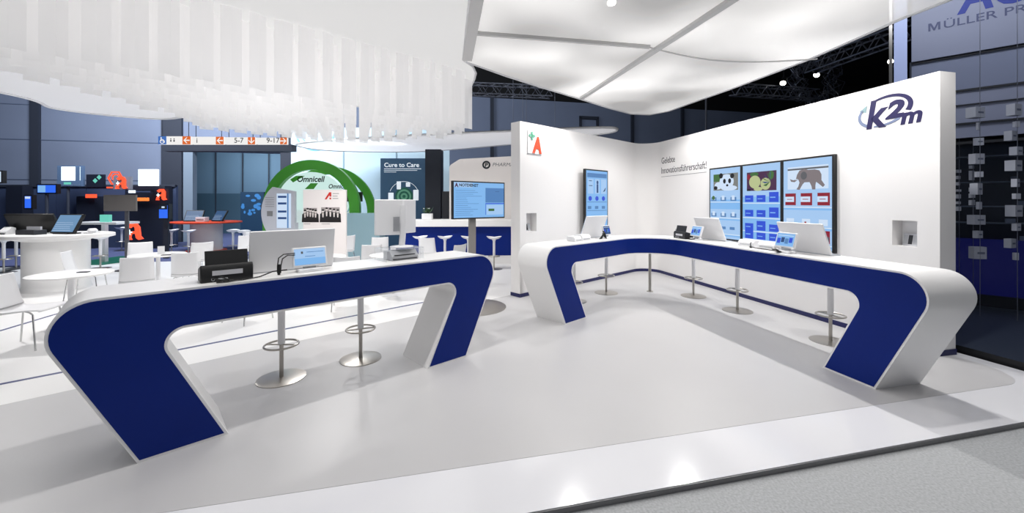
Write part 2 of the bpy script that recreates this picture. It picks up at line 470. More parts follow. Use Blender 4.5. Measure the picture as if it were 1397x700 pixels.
# ------------------------------------------------------------------ canopies
ZC = 3.9
def smoothloop(pts, k=8):
    m = len(pts); out = []
    for i in range(m):
        p0, p1, p2, p3 = pts[i-1], pts[i], pts[(i+1) % m], pts[(i+2) % m]
        for q in range(k):
            t = q/k
            out.append(tuple(.5*((2*p1[a])+(-p0[a]+p2[a])*t+(2*p0[a]-5*p1[a]+4*p2[a]-p3[a])*t*t+(-p0[a]+3*p1[a]-3*p2[a]+p3[a])*t**3) for a in (0, 1)))
    return out
GF = F((0, 0, 0), (1, 0, 0), (0, 1, 0), (0, 0, 1))
RIM = mat('canopy_rim', (226, 226, 228), .5)
BEAM = mat('canopy_beam', (206, 205, 204), .6)
def canopy(label, pts, m, z, th, group=None, rim=True):
    root = thing('canopy', label, 'canopy', (pts[0][0], pts[0][1], z))
    MB().use(m).flat(GF.shift(0, 0, z), pts).build('cloth', m, root, smooth=0)
    if rim: MB().tube([V((a, b, z)) for a, b in pts], th, 6, True).build('rim', RIM, root)
    return root
# mesh canopy over the booth: straight seam on its left, rounded tip above the wall corner
sA = V((-.40, 4.34, 0)); sdir = v
tipL = (-.66, 6.30)
rc = [(x.x, x.y) for x in (V((.35, -2.6, 0)), sA, V((-.72, 6.24, 0)))]
edgeA = [(-.10, 6.95), (.55, 7.62), (1.05, 8.10), (1.62, 8.66)]
corner = [(2.3, 9.35), (2.95, 9.92), (3.45, 10.02), (3.78, 9.60), (3.98, 8.75)]
edgeK = [(4.25, 7.7), (4.55, 6.2), (4.66, 4.75), (4.95, 3.3), (5.6, .9), (6.3, -2.6)]
mesh_pts = rc+edgeA+corner+edgeK
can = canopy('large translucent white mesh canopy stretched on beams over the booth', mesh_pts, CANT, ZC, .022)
def beam(a, b, wd=.09, zz=ZC-.02, h=.05):
    d = (V(b)-V(a)); return MB().box(F((a[0], a[1], zz), (d.x, d.y, 0), UP), 0, d.length, -h/2, h/2, -wd/2, wd/2)
beam((.75, -2.4, 0), (-.68, 6.1, 0), .14).build('seam_beam', BEAM, can, smooth=0)
beam((-.45, 5.15, 0), (1.93, 5.60, 0), .05).build('cross_beam', BEAM, can, smooth=0)
beam((3.25, .4, 0), (1.46, 8.35, 0), .09).build('long_beam', BEAM, can, smooth=0)
sag = [V((1.93+(4.62-1.93)*t, 5.60+(6.05-5.6)*t, ZC-.02-.0*math.sin(math.pi*t))) for t in [i/10 for i in range(11)]]
for i, p in enumerate(sag): p.z = ZC-.03; p.y += .32*math.sin(math.pi*i/10)
MB().tube(sag, .012, 6).build('seam', BEAM, can)
# dense canopy over the hanging panels
lp = [(.30, -2.6), (-.46, 4.34), (-.76, 6.2), (-.62, 6.85), (-.80, 7.45), (-1.6, 8.6), (-3.2, 9.2), (-5.4, 9.3), (-5.85, 7.4), (-5.8, 3.0), (-6.4, -2.6)]
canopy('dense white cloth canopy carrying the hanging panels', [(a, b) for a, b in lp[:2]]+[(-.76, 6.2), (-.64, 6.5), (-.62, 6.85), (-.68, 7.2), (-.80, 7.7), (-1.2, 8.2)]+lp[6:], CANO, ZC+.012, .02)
# hanging cloth panels
LW, LH = .20, .88
pm = MB()
for i in range(5): pass
a_ = [(-LW/2+LW*i/4, .012*math.cos(math.pi*i/2)) for i in range(5)]
for i in range(4):
    (x0, y0), (x1, y1) = a_[i], a_[i+1]
    pm.quad([(x0, y0, 0), (x1, y1, 0), (x1, y1, LH), (x0, y0, LH)])
fA = V((-3.77, 3.42, 0)); lam0 = None; cnt = 0
angu = math.atan2(u.y, u.x)
def inpoly(x, y, P):
    c = False; m = len(P)
    for i in range(m):
        (x0, y0), (x1, y1) = P[i], P[i-1]
        if (y0 > y) != (y1 > y) and x < (x1-x0)*(y-y0)/(y1-y0)+x0: c = not c
    return c
lim = [(-6.6, .9), (-.72, 6.45), (-.72, 7.6), (-1.5, 8.3), (-2.6, 8.75), (-4.1, 9.05), (-5.2, 8.75), (-5.55, 7.2), (-5.2, 6.0), (-5.4, 3.2), (-6.3, 1.8)]
for row in range(13):
    for kk in range(-8, 22):
        p = fA+n_*(.02+row*.33)+u*(kk*.262+(.13 if row % 2 else 0))
        if not inpoly(p.x, p.y, lim): continue
        if p.y < 1.4: continue
        p.z = ZC-LH-.005
        if lam0 is None:
            lam0 = pm.build('hanging_banner', LAM, base=V((0, 0, 0)))
            tag(lam0, 'white translucent cloth strip hanging among rows of the same under the left canopy', 'banner', 'hanging cloth strips under the left canopy')
            o = lam0
        else:
            o = lam0.copy(); COL.objects.link(o)
        o.location = p; o.rotation_euler = (0, 0, angu+random.uniform(-.12, .12)+(.5 if (row*7+kk) % 3 == 0 and row > 0 else 0)); cnt += 1
print('panels', cnt)
# canopies over the neighbouring stands
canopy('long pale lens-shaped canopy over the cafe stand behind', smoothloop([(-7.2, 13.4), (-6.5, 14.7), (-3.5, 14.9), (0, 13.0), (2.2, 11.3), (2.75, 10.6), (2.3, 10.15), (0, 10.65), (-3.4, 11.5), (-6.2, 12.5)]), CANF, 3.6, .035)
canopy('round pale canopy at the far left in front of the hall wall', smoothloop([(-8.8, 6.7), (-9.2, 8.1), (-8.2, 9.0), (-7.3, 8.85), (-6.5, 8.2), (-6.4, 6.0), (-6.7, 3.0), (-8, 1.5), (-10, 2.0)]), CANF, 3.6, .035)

# ------------------------------------------------------------------ trusses
TRM = mat('aluminium_truss', (120, 124, 136), .4, .7)
def truss(label, a, b, s=.3):
    a = V(a); b = V(b); d = (b-a); L = d.length; d.normalize(); x = d.cross(UP).normalized(); y = x.cross(d)
    mb = MB(); c = [(-s/2, -s/2), (s/2, -s/2), (s/2, s/2), (-s/2, s/2)]
    for (i, j) in c: mb.cyl(a+x*i+y*j, b+x*i+y*j, .022, k=6)
    m = int(L/s/1.3); 
    for k in range(m):
        p = a+d*(L*k/m); q = a+d*(L*(k+.5)/m); r = a+d*(L*(k+1)/m)
        for e in range(4):
            i0, j0 = c[e]; i1, j1 = c[(e+1) % 4]
            mb.cyl(p+x*i0+y*j0, q+x*i1+y*j1, .012, k=5); mb.cyl(q+x*i1+y*j1, r+x*i0+y*j0, .012, k=5)
    return tag(mb.build('lighting_truss', TRM), label, 'truss')
truss('aluminium truss in the dark gap left of the mesh canopy tip', at(600, 120, 13), at(752, 126, 13.6), .34)
truss('aluminium truss hanging above the booth wall right of the canopy tip', at(1000, 122, 12), at(1112, 130, 12.6), .3)
truss('long aluminium truss running along the right canopy edge', at(1105, 92, 10.5), at(1250, 38, 8), .3)
truss('diagonal truss above the mesh canopy', V((.9, 8.6, 5.4)), V((2.4, 3.3, 5.6)), .34)
truss('cross truss above the mesh canopy near the seam', V((-1.0, 6.6, 4.7)), V((1.9, 7.4, 4.7)), .3)
LAMPB = mat('lamp_black', (14, 14, 16), .5)
LENS = glow('lamp_lens', (255, 250, 240), 12)
def spotlamp(label, p, aim):
    p = V(p); d = (V(aim)-p).normalized(); root = thing('spotlight', label, 'spotlight', p)
    MB().cyl(p-d*.16, p+d*.1, .07, .09).build('housing', LAMPB, root)
    MB().cyl(p+d*.1, p+d*.105, .075).build('lens', LENS, root)
    MB().cyl(p-d*.05, p-d*.05+UP*.3, .012, k=6).build('yoke', LAMPB, root)
spotlamp('bright spotlight seen through the mesh canopy beside the diagonal truss', at(834, 30, 6.6)+V((0, 0, .4)), (1.5, 5, 0))
spotlamp('bright spotlight at the top edge of the picture above the mesh canopy', at(927, -6, 6.2)+V((0, 0, .3)), (2.5, 4, 0))
spotlamp('spotlight on the truss right of the canopy tip', at(1115, 100, 12), (4, 8, 0))
spotlamp('spotlight in the dark ceiling right of the canopy', at(1069, 111, 12), (4, 8, 0))
spotlamp('small spotlight high in the dark hall behind the right wall', at(1216, 82, 13), (5, 8, 0))
# chandelier-like dark cluster of cable behind the wall
cb = MB()
c = at(1112, 112, 13); L_ = []
for i in range(260):
    t = i*.29; R = .62+.2*math.sin(i*1.7)
    L_.append(c+V((R*math.cos(t)+random.uniform(-.06, .06), .25*math.sin(i*.6), R*1.1*math.sin(t)+random.uniform(-.08, .08))))
cb.tube(L_, .010, 5)
tag(cb.build('cable_bundle', TRM), 'tangled bundle of rigging cables in the dark hall ceiling', 'cables')
wr = MB()
for px in (700, 713, 718, 757, 963): 
    p = at(px, 190, 12.5); wr = MB(); wr.cyl(p, V((p.x, p.y, 8.9)), .008 if px != 963 else .03, k=5)
    tag(wr.build('suspension_wire', TRM), {700: 'leftmost thin wire hanging above the pharmacy wall end', 713: 'second thin wire above the booth wall end', 718: 'third thin wire above the booth wall end', 757: 'thin wire hanging above the lens-shaped canopy', 963: 'pale pole rising behind the booth wall below the canopy tip'}[px], 'wire')

# ------------------------------------------------------------------ bar stools
def make_stool(loc, label):
    r = thing('bar_stool', label, 'bar stool', loc); o = V(loc)
    MB().lathe(o, [(.215, 0), (.215, .006), (.19, .012), (.03, .017)], 40).build('base', STEEL, r)
    MB().cyl(o+UP*.015, o+UP*.34, .019).build('post', STEEL, r)
    MB().lathe(o, [(.030, .335), (.032, .34), (.032, .70), (.05, .755)], 20).build('sleeve', PLAST, r)
    m = MB(); R = .148
    m.tube([o+V((R*math.cos(t*.2618), R*math.sin(t*.2618), .325)) for t in range(24)], .010, 8, True)
    m.tube([o+V((-R, 0, .325)), o+V((R, 0, .325))], .008, 6)
    m.build('footring', STEEL, r)
    s = MB(); k = 28; rings = []
    prof = [(.0, .0), (.07, .002), (.13, .008), (.175, .022), (.195, .04)]
    b = len(s.v)
    for (q, dz) in prof[1:]:
        for i in range(k):
            t = 6.28318*i/k; s.v.append(o+V((q*math.cos(t), q*.92*math.sin(t), .765+dz+.03*abs(math.cos(t))*(q/.19)**2)))
    for (q, dz) in reversed(prof[1:]):
        for i in range(k):
            t = 6.28318*i/k; s.v.append(o+V((q*.93*math.cos(t), q*.86*math.sin(t), .750+dz+.03*abs(math.cos(t))*(q/.19)**2)))
    m_ = 8
    for a in range(m_-1):
        for i in range(k):
            j = (i+1) % k; s.face([b+a*k+i, b+a*k+j, b+(a+1)*k+j, b+(a+1)*k+i])
    s.face([b+i for i in reversed(range(k))]); s.face([b+(m_-1)*k+i for i in range(k)])
    s.build('seat', PLAST, r)
    return r
st0 = make_stool(fl(384, 516), 'bar stool behind the left counter, nearer to its big blue leg')
dup(st0, fl(492, 489.5), .4, 'bar stool behind the left counter, nearer to its far leg')
dup(st0, OC+u*1.13+n_*.74, .5, 'bar stool half hidden behind the left leg of the L-shaped counter')
dup(st0, fl(827, 399.5), .5, 'bar stool under the short arm of the L-shaped counter, before the portrait screen')
dup(st0, fl(946, 404), 1.8, 'bar stool right of the steel support post, along the long arm')
dup(st0, fl(1006, 424), 1.7, 'bar stool in the middle of the long counter arm')
dup(st0, fl(1133, 466), 1.8, 'bar stool right beside the big front leg of the L-shaped counter')

# ------------------------------------------------------------------ equipment on the counters
def monitor_back(label, fr, W=.60, Hh=.37, ln=-21, scr=SCR):
    """slim white all-in-one screen seen from its back, leaning toward the customer side"""
    root = thing('monitor', label, 'monitor', fr.p(0, 0, 0)); f = fr.lean(ln)
    MB().box(f, -W/2, W/2, .008, Hh, -.022, 0).build('housing', PLAST, root, bevel=.006)
    MB().box(f, -W/2+.006, W/2-.006, .014, Hh-.006, -.026, -.0225).build('screen', scr, root)
    m = MB(); m.box(fr, -W/2+.01, W/2-.01, .0, .008, -.14, 0.0); m.build('foot', SILV, root)
    return root
monitor_back('back of a white tilted touch monitor behind the small display on the left counter', FL(1.0, .31, H), .67, .36, -10)
monitor_back('back of a white tilted monitor on the short arm before the portrait screen', FA(1.2, .43, H), .58, .39, -20)
monitor_back('back of a white tilted monitor beside the black printer on the long arm', FK(2.64, .45, H), .56, .375, -22)
monitor_back('back of a white tilted monitor nearest the front leg of the L-shaped counter', FK(1.01, .40, H), .58, .375, -21)

def pos(label, fr, W=.25, Hh=.155, tall=.2, body=PLAST, sc_=SCR2, sc2=SCR, ln=24, ui=0):
    root = thing('pos_display', label, 'display', fr.p(0, 0, 0))
    MB().box(fr, -W*.36, W*.36, 0, .028, -.11, .0).build('base', body, root, bevel=.006)
    a = MB(); a.box(fr.shift(0, 0, -.055).lean(-4), -.05, .05, .026, tall*.55, -.03, .0); a.build('arm', SILV, root, bevel=.004)
    f = fr.shift(0, tall*.28, -.03).lean(ln)
    h = MB().box(f, -W/2, W/2, 0, Hh, -.03, 0).build('housing', body, root, bevel=.008)
    s = MB(); e = .014
    s.use(sc_).rect(f, -W/2+e, W/2-e, e, Hh-e, .0012)
    s.use(sc2)
    if ui == 0:
        s.rect(f, -W/2+e, W/2-e, e, Hh*.42, .0018); s.use(SCRG).rect(f, -W*.26, -W*.2, Hh*.66, Hh*.78, .002)
        s.use(SCRL).rect(f, -W*.1, W*.4, Hh*.72, Hh*.75, .002).rect(f, -W*.15, W*.15, Hh*.5, Hh*.53, .002)
    else:
        s.rect(f, -W*.44, W*.44, Hh*.12, Hh*.9, .0015)
        for i in range(4): s.use((SCRD, SCRK, SCRL, SCRD)[i]).rect(f, -W*.40+i*W*.2, -W*.23+i*W*.2, Hh*(.25+.08*(i % 2)), Hh*(.6+.06*(i % 2)), .002)
        s.use(SCRW).rect(f, -W*.4, W*.4, Hh*.76, Hh*.80, .002)
    s.build('screen', None, root)
    return root
pos('small white customer display with light blue screen on the left counter', FL(1.09, .10, H), .275, .165, .17, ln=13)
pos('small white tilted display before the monitor on the short arm', FA(1.30, .14, H), .20, .16, .21, sc_=SCRK, sc2=SCRK, ui=1, ln=14)
pos('small white tilted display next to the black printer on the long arm', FK(2.70, .14, H), .24, .17, .22, ln=18, ui=1).rotation_euler = (0, 0, 0)
pos('small white tilted display before the nearest monitor on the long arm', FK(1.06, .09, H), .26, .18, .24, ln=16, ui=1)

def black_printer(label, fr, s=1.0):
    root = thing('printer', label, 'printer', fr.p(0, 0, 0))
    b = MB(); b.prism(F(fr.p(-.165*s, 0, 0), -fr.z, UP, fr.x), [(0, 0), (.17*s, 0), (.17*s, .09*s), (.02*s, .13*s), (0, .10*s)], 0, .33*s)
    b.build('body', BLACK, root, bevel=.008)
    f = fr.shift(0, .09*s, -.02*s).lean(14)
    MB().box(f, -.135*s, .135*s, 0, .145*s, -.012, .0).build('paper_tray', BLACK, root, bevel=.003)
    l = MB(); l.use(PAPER).box(fr.shift(0, .05*s, .0), -.095*s, .095*s, .0, .035*s, 0, .002); l.use(SILV)
    l.ring(fr, -.09*s, .022*s, .008*s, .011*s, 0, .003, k=16); l.box(fr, -.06*s, .0, .018*s, .028*s, 0, .002)
    l.build('label_plate', None, root)
    g = MB().box(fr.shift(-.175*s, .1*s, -.05*s), 0, .03*s, 0, .06*s, 0, .004).build('paper_guide', ACRYL, root)
    return root
black_printer('black inkjet printer with upright paper tray seen from behind on the left counter', FL(.50, .11, H))
black_printer('small black printer on the long counter arm near the corner', FK(2.98, .09, H), .92)

cb = MB()
f = FL(.62, .06, H)
cb.tube([FL(.40, .06, H+.04).o, FL(.47, .03, H+.015).o, FL(.58, .035, H+.008).o, FL(.70, .07, H+.012).o, FL(.80, .12, H+.035).o, FL(.90, .10, H+.04).o], .005)
cb.tube([FL(.44, .05, H+.05).o, FL(.50, .03, H+.02).o, FL(.56, .05, H+.008).o, FL(.49, .02, H+.008).o, FL(.42, .03, H+.01).o], .005)
cb.tube([FL(.83, .10, H+.02).o, FL(.83, .10, H+.08).o, FL(.84, .11, H+.14).o, FL(.88, .13, H+.165).o, FL(.97, .15, H+.165).o], .0045)
cb.tube([FL(.85, .09, H+.02).o, FL(.855, .10, H+.08).o, FL(.87, .12, H+.13).o, FL(.91, .13, H+.155).o, FL(.97, .15, H+.15).o], .0045)
cb.cyl(FL(.84, .10, H+.005).o, FL(.84, .10, H+.09).o, .011)
tag(cb.build('power_cable', CABLE), 'black cables curling between the printer and the small display on the left counter', 'cable')

# register with two-sided monitor on acrylic riser
t0, dd = 2.0, .2
fr = FL(t0, dd, H)
r = thing('acrylic_riser', 'clear acrylic riser near the right end of the left counter', 'riser', fr.p(0, 0, 0))
MB().box(fr, -.20, .22, .115, .123, -.25, .02).build('shelf', ACRYL, r)
MB().box(fr, -.20, -.194, 0, .115, -.25, .02).build('side_panel', ACRYL, r); MB().box(fr, .214, .22, 0, .115, -.25, .02).build('side_panel', ACRYL, r)
r = thing('receipt_printer', 'silver receipt printer inside the clear acrylic riser', 'printer', fr.p(0, 0, 0))
MB().prism(F(fr.p(-.13, 0, 0), -fr.z, UP, fr.x), [(0, 0), (.2, 0), (.2, .09), (.06, .1), (0, .045)], 0, .30).build('body', SILV, r, bevel=.008)
MB().box(fr, -.10, .13, .05, .058, -.03, .0).build('paper_slot', BLACK, r)
MB().box(fr, -.12, .15, .01, .02, -.01, .004).build('trim', DKGREY, r)
f2 = fr.shift(.04, .124, -.12)
r = thing('register_monitor', 'white double register monitor on a curved stand upon the clear riser', 'monitor', f2.o)
MB().lathe(f2.o, [(.12, 0), (.12, .008), (.04, .016)], 24, 1, 1).build('base', PLAST, r)
MB().tube([f2.p(0, .01, 0), f2.p(0, .12, .02), f2.p(0, .25, .03), f2.p(0, .44, .03)], .032, 12).build('stand', PLAST, r)
f3 = f2.shift(-.13, .13, -.01).yaw(-18)
MB().box(f3, -.15, .14, 0, .37, -.03, 0).build('housing', PLAST, r, bevel=.01)
MB().box(f2.shift(.09, .14, -.02).yaw(15), -.07, .11, 0, .36, -.03, 0).build('side_housing', PLAST, r, bevel=.01)
mm = MB(); 
mm.box(f2.shift(-.08, .17, .036), -.035, .035, 0, .15, 0, .004)
for k in range(5): mm.box(f2.shift(-.08, .175+k*.03, .038), -.03, .03, 0, .015, 0, .006)
mm.build('vent_grille', SILV, r)

def white_box_device(label, fr, W, Hh, Dp, name='receipt_printer'):
    root = thing(name, label, 'printer', fr.p(0, 0, 0))
    MB().prism(F(fr.p(-W/2, 0, 0), -fr.z, UP, fr.x), [(0, 0), (Dp, 0), (Dp, Hh), (.03, Hh), (0, Hh*.55)], 0, W).build('body', PLAST, root, bevel=.006)
    MB().box(fr, -W*.38, W*.38, Hh*.2, Hh*.35, -.005, .002).build('slot', SILV, root)
    return root
white_box_device('low white printer at the left end of devices on the short arm', FA(.56, .20, H), .17, .075, .16)
white_box_device('white receipt printer between the low printer and the display on the short arm', FA(.765, .2, H), .22, .09, .16)
white_box_device('flat white printer left of a cable between two monitors on the long arm', FK(1.78, .26, H), .27, .085, .16)
white_box_device('flat white printer close behind the nearest small display on the long arm', FK(1.46, .27, H), .26, .085, .14)
c = MB(); g = lambda t, D, z: FA(t, D, H+z).o
for k in range(4): c.tube([g(1.02+.02*k, .14, .01), g(1.06+.02*k, .12, .06+.01*k), g(1.12, .12+.01*k, .13), g(1.18, .15, .12), g(1.14+.02*k, .14, .04), g(1.2, .13, .01)], .006)
tag(c.build('cable_loop', CABLE), 'loop of black cable beside the small display on the short arm', 'cable')
g = lambda t, D, z: FK(t, D, H+z).o
c = MB(); c.tube([g(1.66, .24, .06), g(1.63, .2, .05), g(1.60, .18, .012), g(1.5, .16, .008), g(1.3, .14, .01), g(1.12, .12, .012)], .006); c.cyl(g(1.62, .19, .01), g(1.57, .15, .008), .013)
tag(c.build('power_cable', CABLE), 'black cable with plug lying before the flat printers on the long arm', 'cable')
c = MB(); c.tube([g(2.86, .16, .02), g(2.8, .14, .01), g(2.72, .12, .012), g(2.62, .16, .03)], .008)
tag(c.build('power_cable', CABLE), 'short black cable between black printer and small display on the long arm', 'cable')
c = MB(); c.box(FK(1.09, .10, H+.004).yaw(14).lean(-70), -.03, .03, 0, .12, -.006, .002)
tag(c.build('card_reader', BLACK), 'small black handheld card reader lying before the nearest small display', 'card reader')

# ------------------------------------------------------------------ wall screens
SW, SH = .815, 1.37
def wall_screen(label, fr, draw, dp=.06, mount=0):
    root = thing('wall_display', label, 'screen', fr.p(0, 0, 0))
    MB().box(fr, 0, SW, 0, SH, mount, dp).build('housing', BLACK, root, bevel=.004)
    if mount: MB().box(fr, .25, .55, .4, .9, 0, mount).build('wall_mount', DKGREY, root)
    s = MB(); e = .028
    s.use(SCR2).rect(fr, e, SW-e, e, SH-e, dp+.001)
    draw(s, fr, dp+.002); s.build('screen', None, root)
    return root
def shelves(s, fr, c, zs):
    for z in zs: s.use(SCRW).rect(fr, .03, SW-.03, z, z+.018, c); s.use(SCR).rect(fr, .03, SW-.03, z-.03, z, c)
def d_panda(s, fr, c):
    s.use(SCR).rect(fr, .028, SW-.028, SH*.42, SH*.55, c-.0004)
    s.use(glow('screen_panda_ground', (132, 134, 130), .8)).rect(fr, .12, .74, .93, 1.24, c)
    s.use(SCRGR).rect(fr, .12, .30, 1.10, 1.24, c+.0004)
    s.use(SCRW).oval(fr, .46, 1.09, .18, .14, c+.001).oval(fr, .52, .97, .2, .05, c+.001).oval(fr, .25, 1.02, .10, .07, c+.001)
    s.use(SCRB).oval(fr, .32, 1.205, .05, .05, c+.0014).oval(fr, .60, 1.19, .05, .045, c+.0014)
    s.oval(fr, .41, 1.10, .035, .045, c+.0018).oval(fr, .54, 1.10, .035, .045, c+.0018).oval(fr, .48, 1.02, .028, .02, c+.0018).oval(fr, .18, .98, .05, .035, c+.0018)
    shelves(s, fr, c, [.70, .40, .10])
    for z in (.73, .43):
        for k in range(3): s.use(SCRL).rect(fr, .06+.25*k, .20+.25*k, z, z+.07, c+.0005); s.use(SCRW).rect(fr, .09+.25*k, .16+.25*k, z+.02, z+.10, c+.001)
    s.use(SCRGR).oval(fr, .12, .79, .04, .04, c+.0015)
    s.use(SCRL)
    for k in range(3): s.rect(fr, .1+.22*k, .22+.22*k, .2, .25, c+.0005)
def d_fruit(s, fr, c):
    s.use(SCR).rect(fr, .028, SW-.028, .03, .8, c-.0004)
    s.use(SCRV).rect(fr, .12, .72, .90, 1.22, c)
    s.use(SCRY).oval(fr, .29, 1.05, .12, .11, c+.001).oval(fr, .51, 1.01, .10, .10, c+.001).oval(fr, .36, .93, .09, .035, c+.001)
    s.use(SCRGR).oval(fr, .28, 1.18, .09, .035, c+.0008).oval(fr, .62, 1.15, .05, .07, c+.0008)
    for k in range(7): t = math.radians(60+k*25); s.use(SCRK if k % 2 else SCRGR).flat(fr, [(.60, 1.04), (.60+.16*math.cos(t), 1.06+.15*math.sin(t)), (.62+.13*math.cos(t+.25), 1.06+.13*math.sin(t+.25))], c+.0012+k*.0001)
    s.use(SCRR).oval(fr, .16, 1.14, .035, .05, c+.0008)
    s.use(SCRB).rect(fr, .12, .2, .90, .93, c+.0008)
    shelves(s, fr, c, [.68, .43, .20, .06])
    for z in (.71, .46, .23, .08):
        for k in range(3):
            h = .12 if (k+int(z*10)) % 3 else .17
            s.use(SCRD).rect(fr, .08+.25*k, .26+.25*k, z, z+h*.95, c+.0006); s.use(SCR).rect(fr, .10+.25*k, .2+.25*k, z+h*.4, z+h*.5, c+.001)
def d_eleph(s, fr, c):
    s.use(SCRW).rect(fr, .10, .74, .90, 1.24, c)
    s.use(SCRG).rect(fr, .10, .74, 1.19, 1.215, c+.0004)
    s.use(mat('screen_elephant', (30, 28, 28), .5, emit=.8, ecol=(128, 118, 122)))
    E = [(.20, 1.04), (.14, 1.06), (.16, 1.02), (.22, 1.01), (.28, 1.05), (.30, 1.00), (.28, .94), (.25, .90), (.30, .89), (.35, .97), (.38, 1.0), (.46, 1.0), (.49, .94), (.50, .89), (.55, .89), (.55, .95), (.56, 1.0), (.60, .97), (.66, .92), (.69, .95), (.64, 1.02), (.64, 1.10), (.61, 1.16), (.54, 1.18), (.44, 1.18), (.38, 1.20), (.30, 1.18), (.26, 1.12), (.24, 1.05)]
    s.flat(fr, E, c+.001)
    s.use(SCRG).oval(fr, .37, 1.10, .05, .06, c+.0014)
    s.use(SCRW).flat(fr, [(.26, 1.06), (.22, 1.04), (.27, 1.045)], c+.0016)
    shelves(s, fr, c, [.62, .33, .08])
    for k in range(3):
        a = .06+.26*k
        s.use(SCRR).rect(fr, a, a+.18, .66, .84, c+.0006); s.use(SCRW).rect(fr, a, a+.15, .71, .79, c+.001); s.use(SCRR).rect(fr, a+.03, a+.12, .745, .755, c+.0014)
        s.use(SCRW).rect(fr, a+.02, a+.15, .37, .46, c+.0008)
    s.use(SCRR).rect(fr, .38, .41, .36, .42, c+.001)
    s.rect(fr, .58, .76, .12, .30, c+.0006); s.use(SCRG).rect(fr, .59, .75, .14, .22, c+.001); s.use(SCRD).rect(fr, .63, .77, .03, .06, c+.001)
def d_doc(s, fr, c):
    s.use(SCR).rect(fr, .028, SW-.028, .028, SH-.028, c-.0004)
    s.use(SCRL).rect(fr, .06, .76, 1.20, 1.29, c)
    s.use(SCR2).rect(fr, .08, .28, .86, 1.17, c).rect(fr, .33, .50, .86, 1.17, c).rect(fr, .55, .75, .86, 1.17, c)
    s.use(SCRK).rect(fr, .39, .45, .88, 1.06, c+.001).oval(fr, .42, 1.10, .035, .04, c+.001)
    s.rect(fr, .12, .22, 1.12, 1.135, c+.001).rect(fr, .12, .24, 1.02, 1.035, c+.001).flat(fr, [(.62, .9), (.70, .92), (.73, 1.0), (.70, .98)], c+.001)
    for k in range(3): s.use(SCRD).oval(fr, .16+.24*k, .76, .06, .05, c+.001)
    for z in (.68, .5, .3): s.use(SCRL).rect(fr, .06, .76, z, z+.012, c)
    for k in range(3): s.use(SCRL).rect(fr, .08+.25*k, .2+.25*k, .54, .6, c)
    s.use(SCRD).oval(fr, .14, .22, .05, .06, c).oval(fr, .4, .2, .05, .06, c)
for k, (lb, dr) in enumerate((('portrait wall screen showing an elephant above rows of red and white packs', d_eleph), ('middle portrait wall screen showing fruit above rows of blue packs', d_fruit), ('portrait wall screen showing a panda above pale shelves', d_panda))):
    wall_screen(lb, FK(1.575+SW+k*(SW+.005), 1.56, .995), dr, .055)
wall_screen('single portrait screen mounted on the short white wall by the corner', FA(2.36, 1.56-.0, 1.02), d_doc, .15, .09)

# ------------------------------------------------------------------ signs on the booth wall
LOGO = mat('logo_navy', (32, 28, 74), .4); LOGB = mat('logo_grey_blue', (110, 122, 150), .4); LOGT = mat('logo_teal_grey', (130, 156, 160), .4)
fr = FK(1.30, 1.56, 2.66)
root = thing('wall_logo', 'K2m company logo with swoosh ring high on the right end of the booth wall', 'logo', fr.o)
m = MB(); text('k', fr.shift(.10, -.015), .485, m, .003, .18, .012, 1.0, ext=.003, fit=.225); text('2', fr.shift(.315, .07), .28, m, .003, .2, .013, 1.25, ext=.003, fit=.185); text('m', fr.shift(.475, -.028), .265, m, .003, .2, .009, 1.05, ext=.003, fit=.20)
m.build('lettering', LOGO, root)
def swoosh(t0, t1, w0, w1, mt, c, nm, k=30):
    s = MB().use(mt); A, B, tilt = .285, .168, .20
    def pt(t, rr):
        x = (A+rr)*math.cos(t); y = (B+rr)*math.sin(t); return (.295+x*math.cos(tilt)-y*math.sin(tilt), .168+x*math.sin(tilt)+y*math.cos(tilt))
    for i in range(k):
        a = math.radians(t0+(t1-t0)*i/k); b = math.radians(t0+(t1-t0)*(i+1)/k); wa = w0+(w1-w0)*i/k; wb_ = w0+(w1-w0)*(i+1)/k
        s.prism(fr, [pt(a, -wa/2), pt(b, -wb_/2), pt(b, wb_/2), pt(a, wa/2)], .001, .005)
    s.build(nm, mt, root); return pt
swoosh(-32, 112, .058, .022, LOGO, 0, 'ring')
swoosh(240, 300, .018, .034, LOGB, 0, 'ring'); pt = swoosh(142, 222, .028, .04, LOGB, 0, 'ring')
a = pt(math.radians(140), 0); MB().prism(fr, [(a[0]-.05, a[1]-.01), (a[0]+.045, a[1]+.05), (a[0]+.035, a[1]-.04)], .001, .005).build('arrow_tip', LOGT, root)
TXT = mat('text_dark', (46, 44, 56), .5)
fr = FK(5.74, 1.56, 2.62)
m = MB(); text('Gelebte', fr, .205, m, .001, 0, .0008, .8, ext=.0005); text('Innovationsführerschaft!', fr.shift(0, -.235), .212, m, .001, 0, .0008, .93, ext=.0005, fit=1.56)
m.box(fr.shift(0, -.315), 0, 1.56, 0, .007, 0, .003)
tag(m.build('wall_lettering', TXT), 'dark lettering Gelebte Innovationsführerschaft underlined on the booth wall', 'lettering')
fr = FA(.86, 1.56, 2.62)
root = thing('wall_logo', 'orange letter A sign with small green cross on the short wall end', 'logo', fr.o)
MB().box(fr, -.04, .34, -.03, .40, 0, .02).build('backing_plate', mat('frosted_plate', (244, 244, 244), .3), root, bevel=.003)
m = MB(); text('A', fr.shift(.07, .0, .02), .40, m, .004, .12, .02, 1.0, ext=.004, fit=.25); m.build('letter', mat('logo_orange', (216, 84, 54), .5), root)
MB().box(fr, .035, .08, .22, .37, .026, .034).box(fr, -.02, .135, .275, .318, .026, .034).build('cross', mat('logo_green', (110, 176, 150), .5), root)

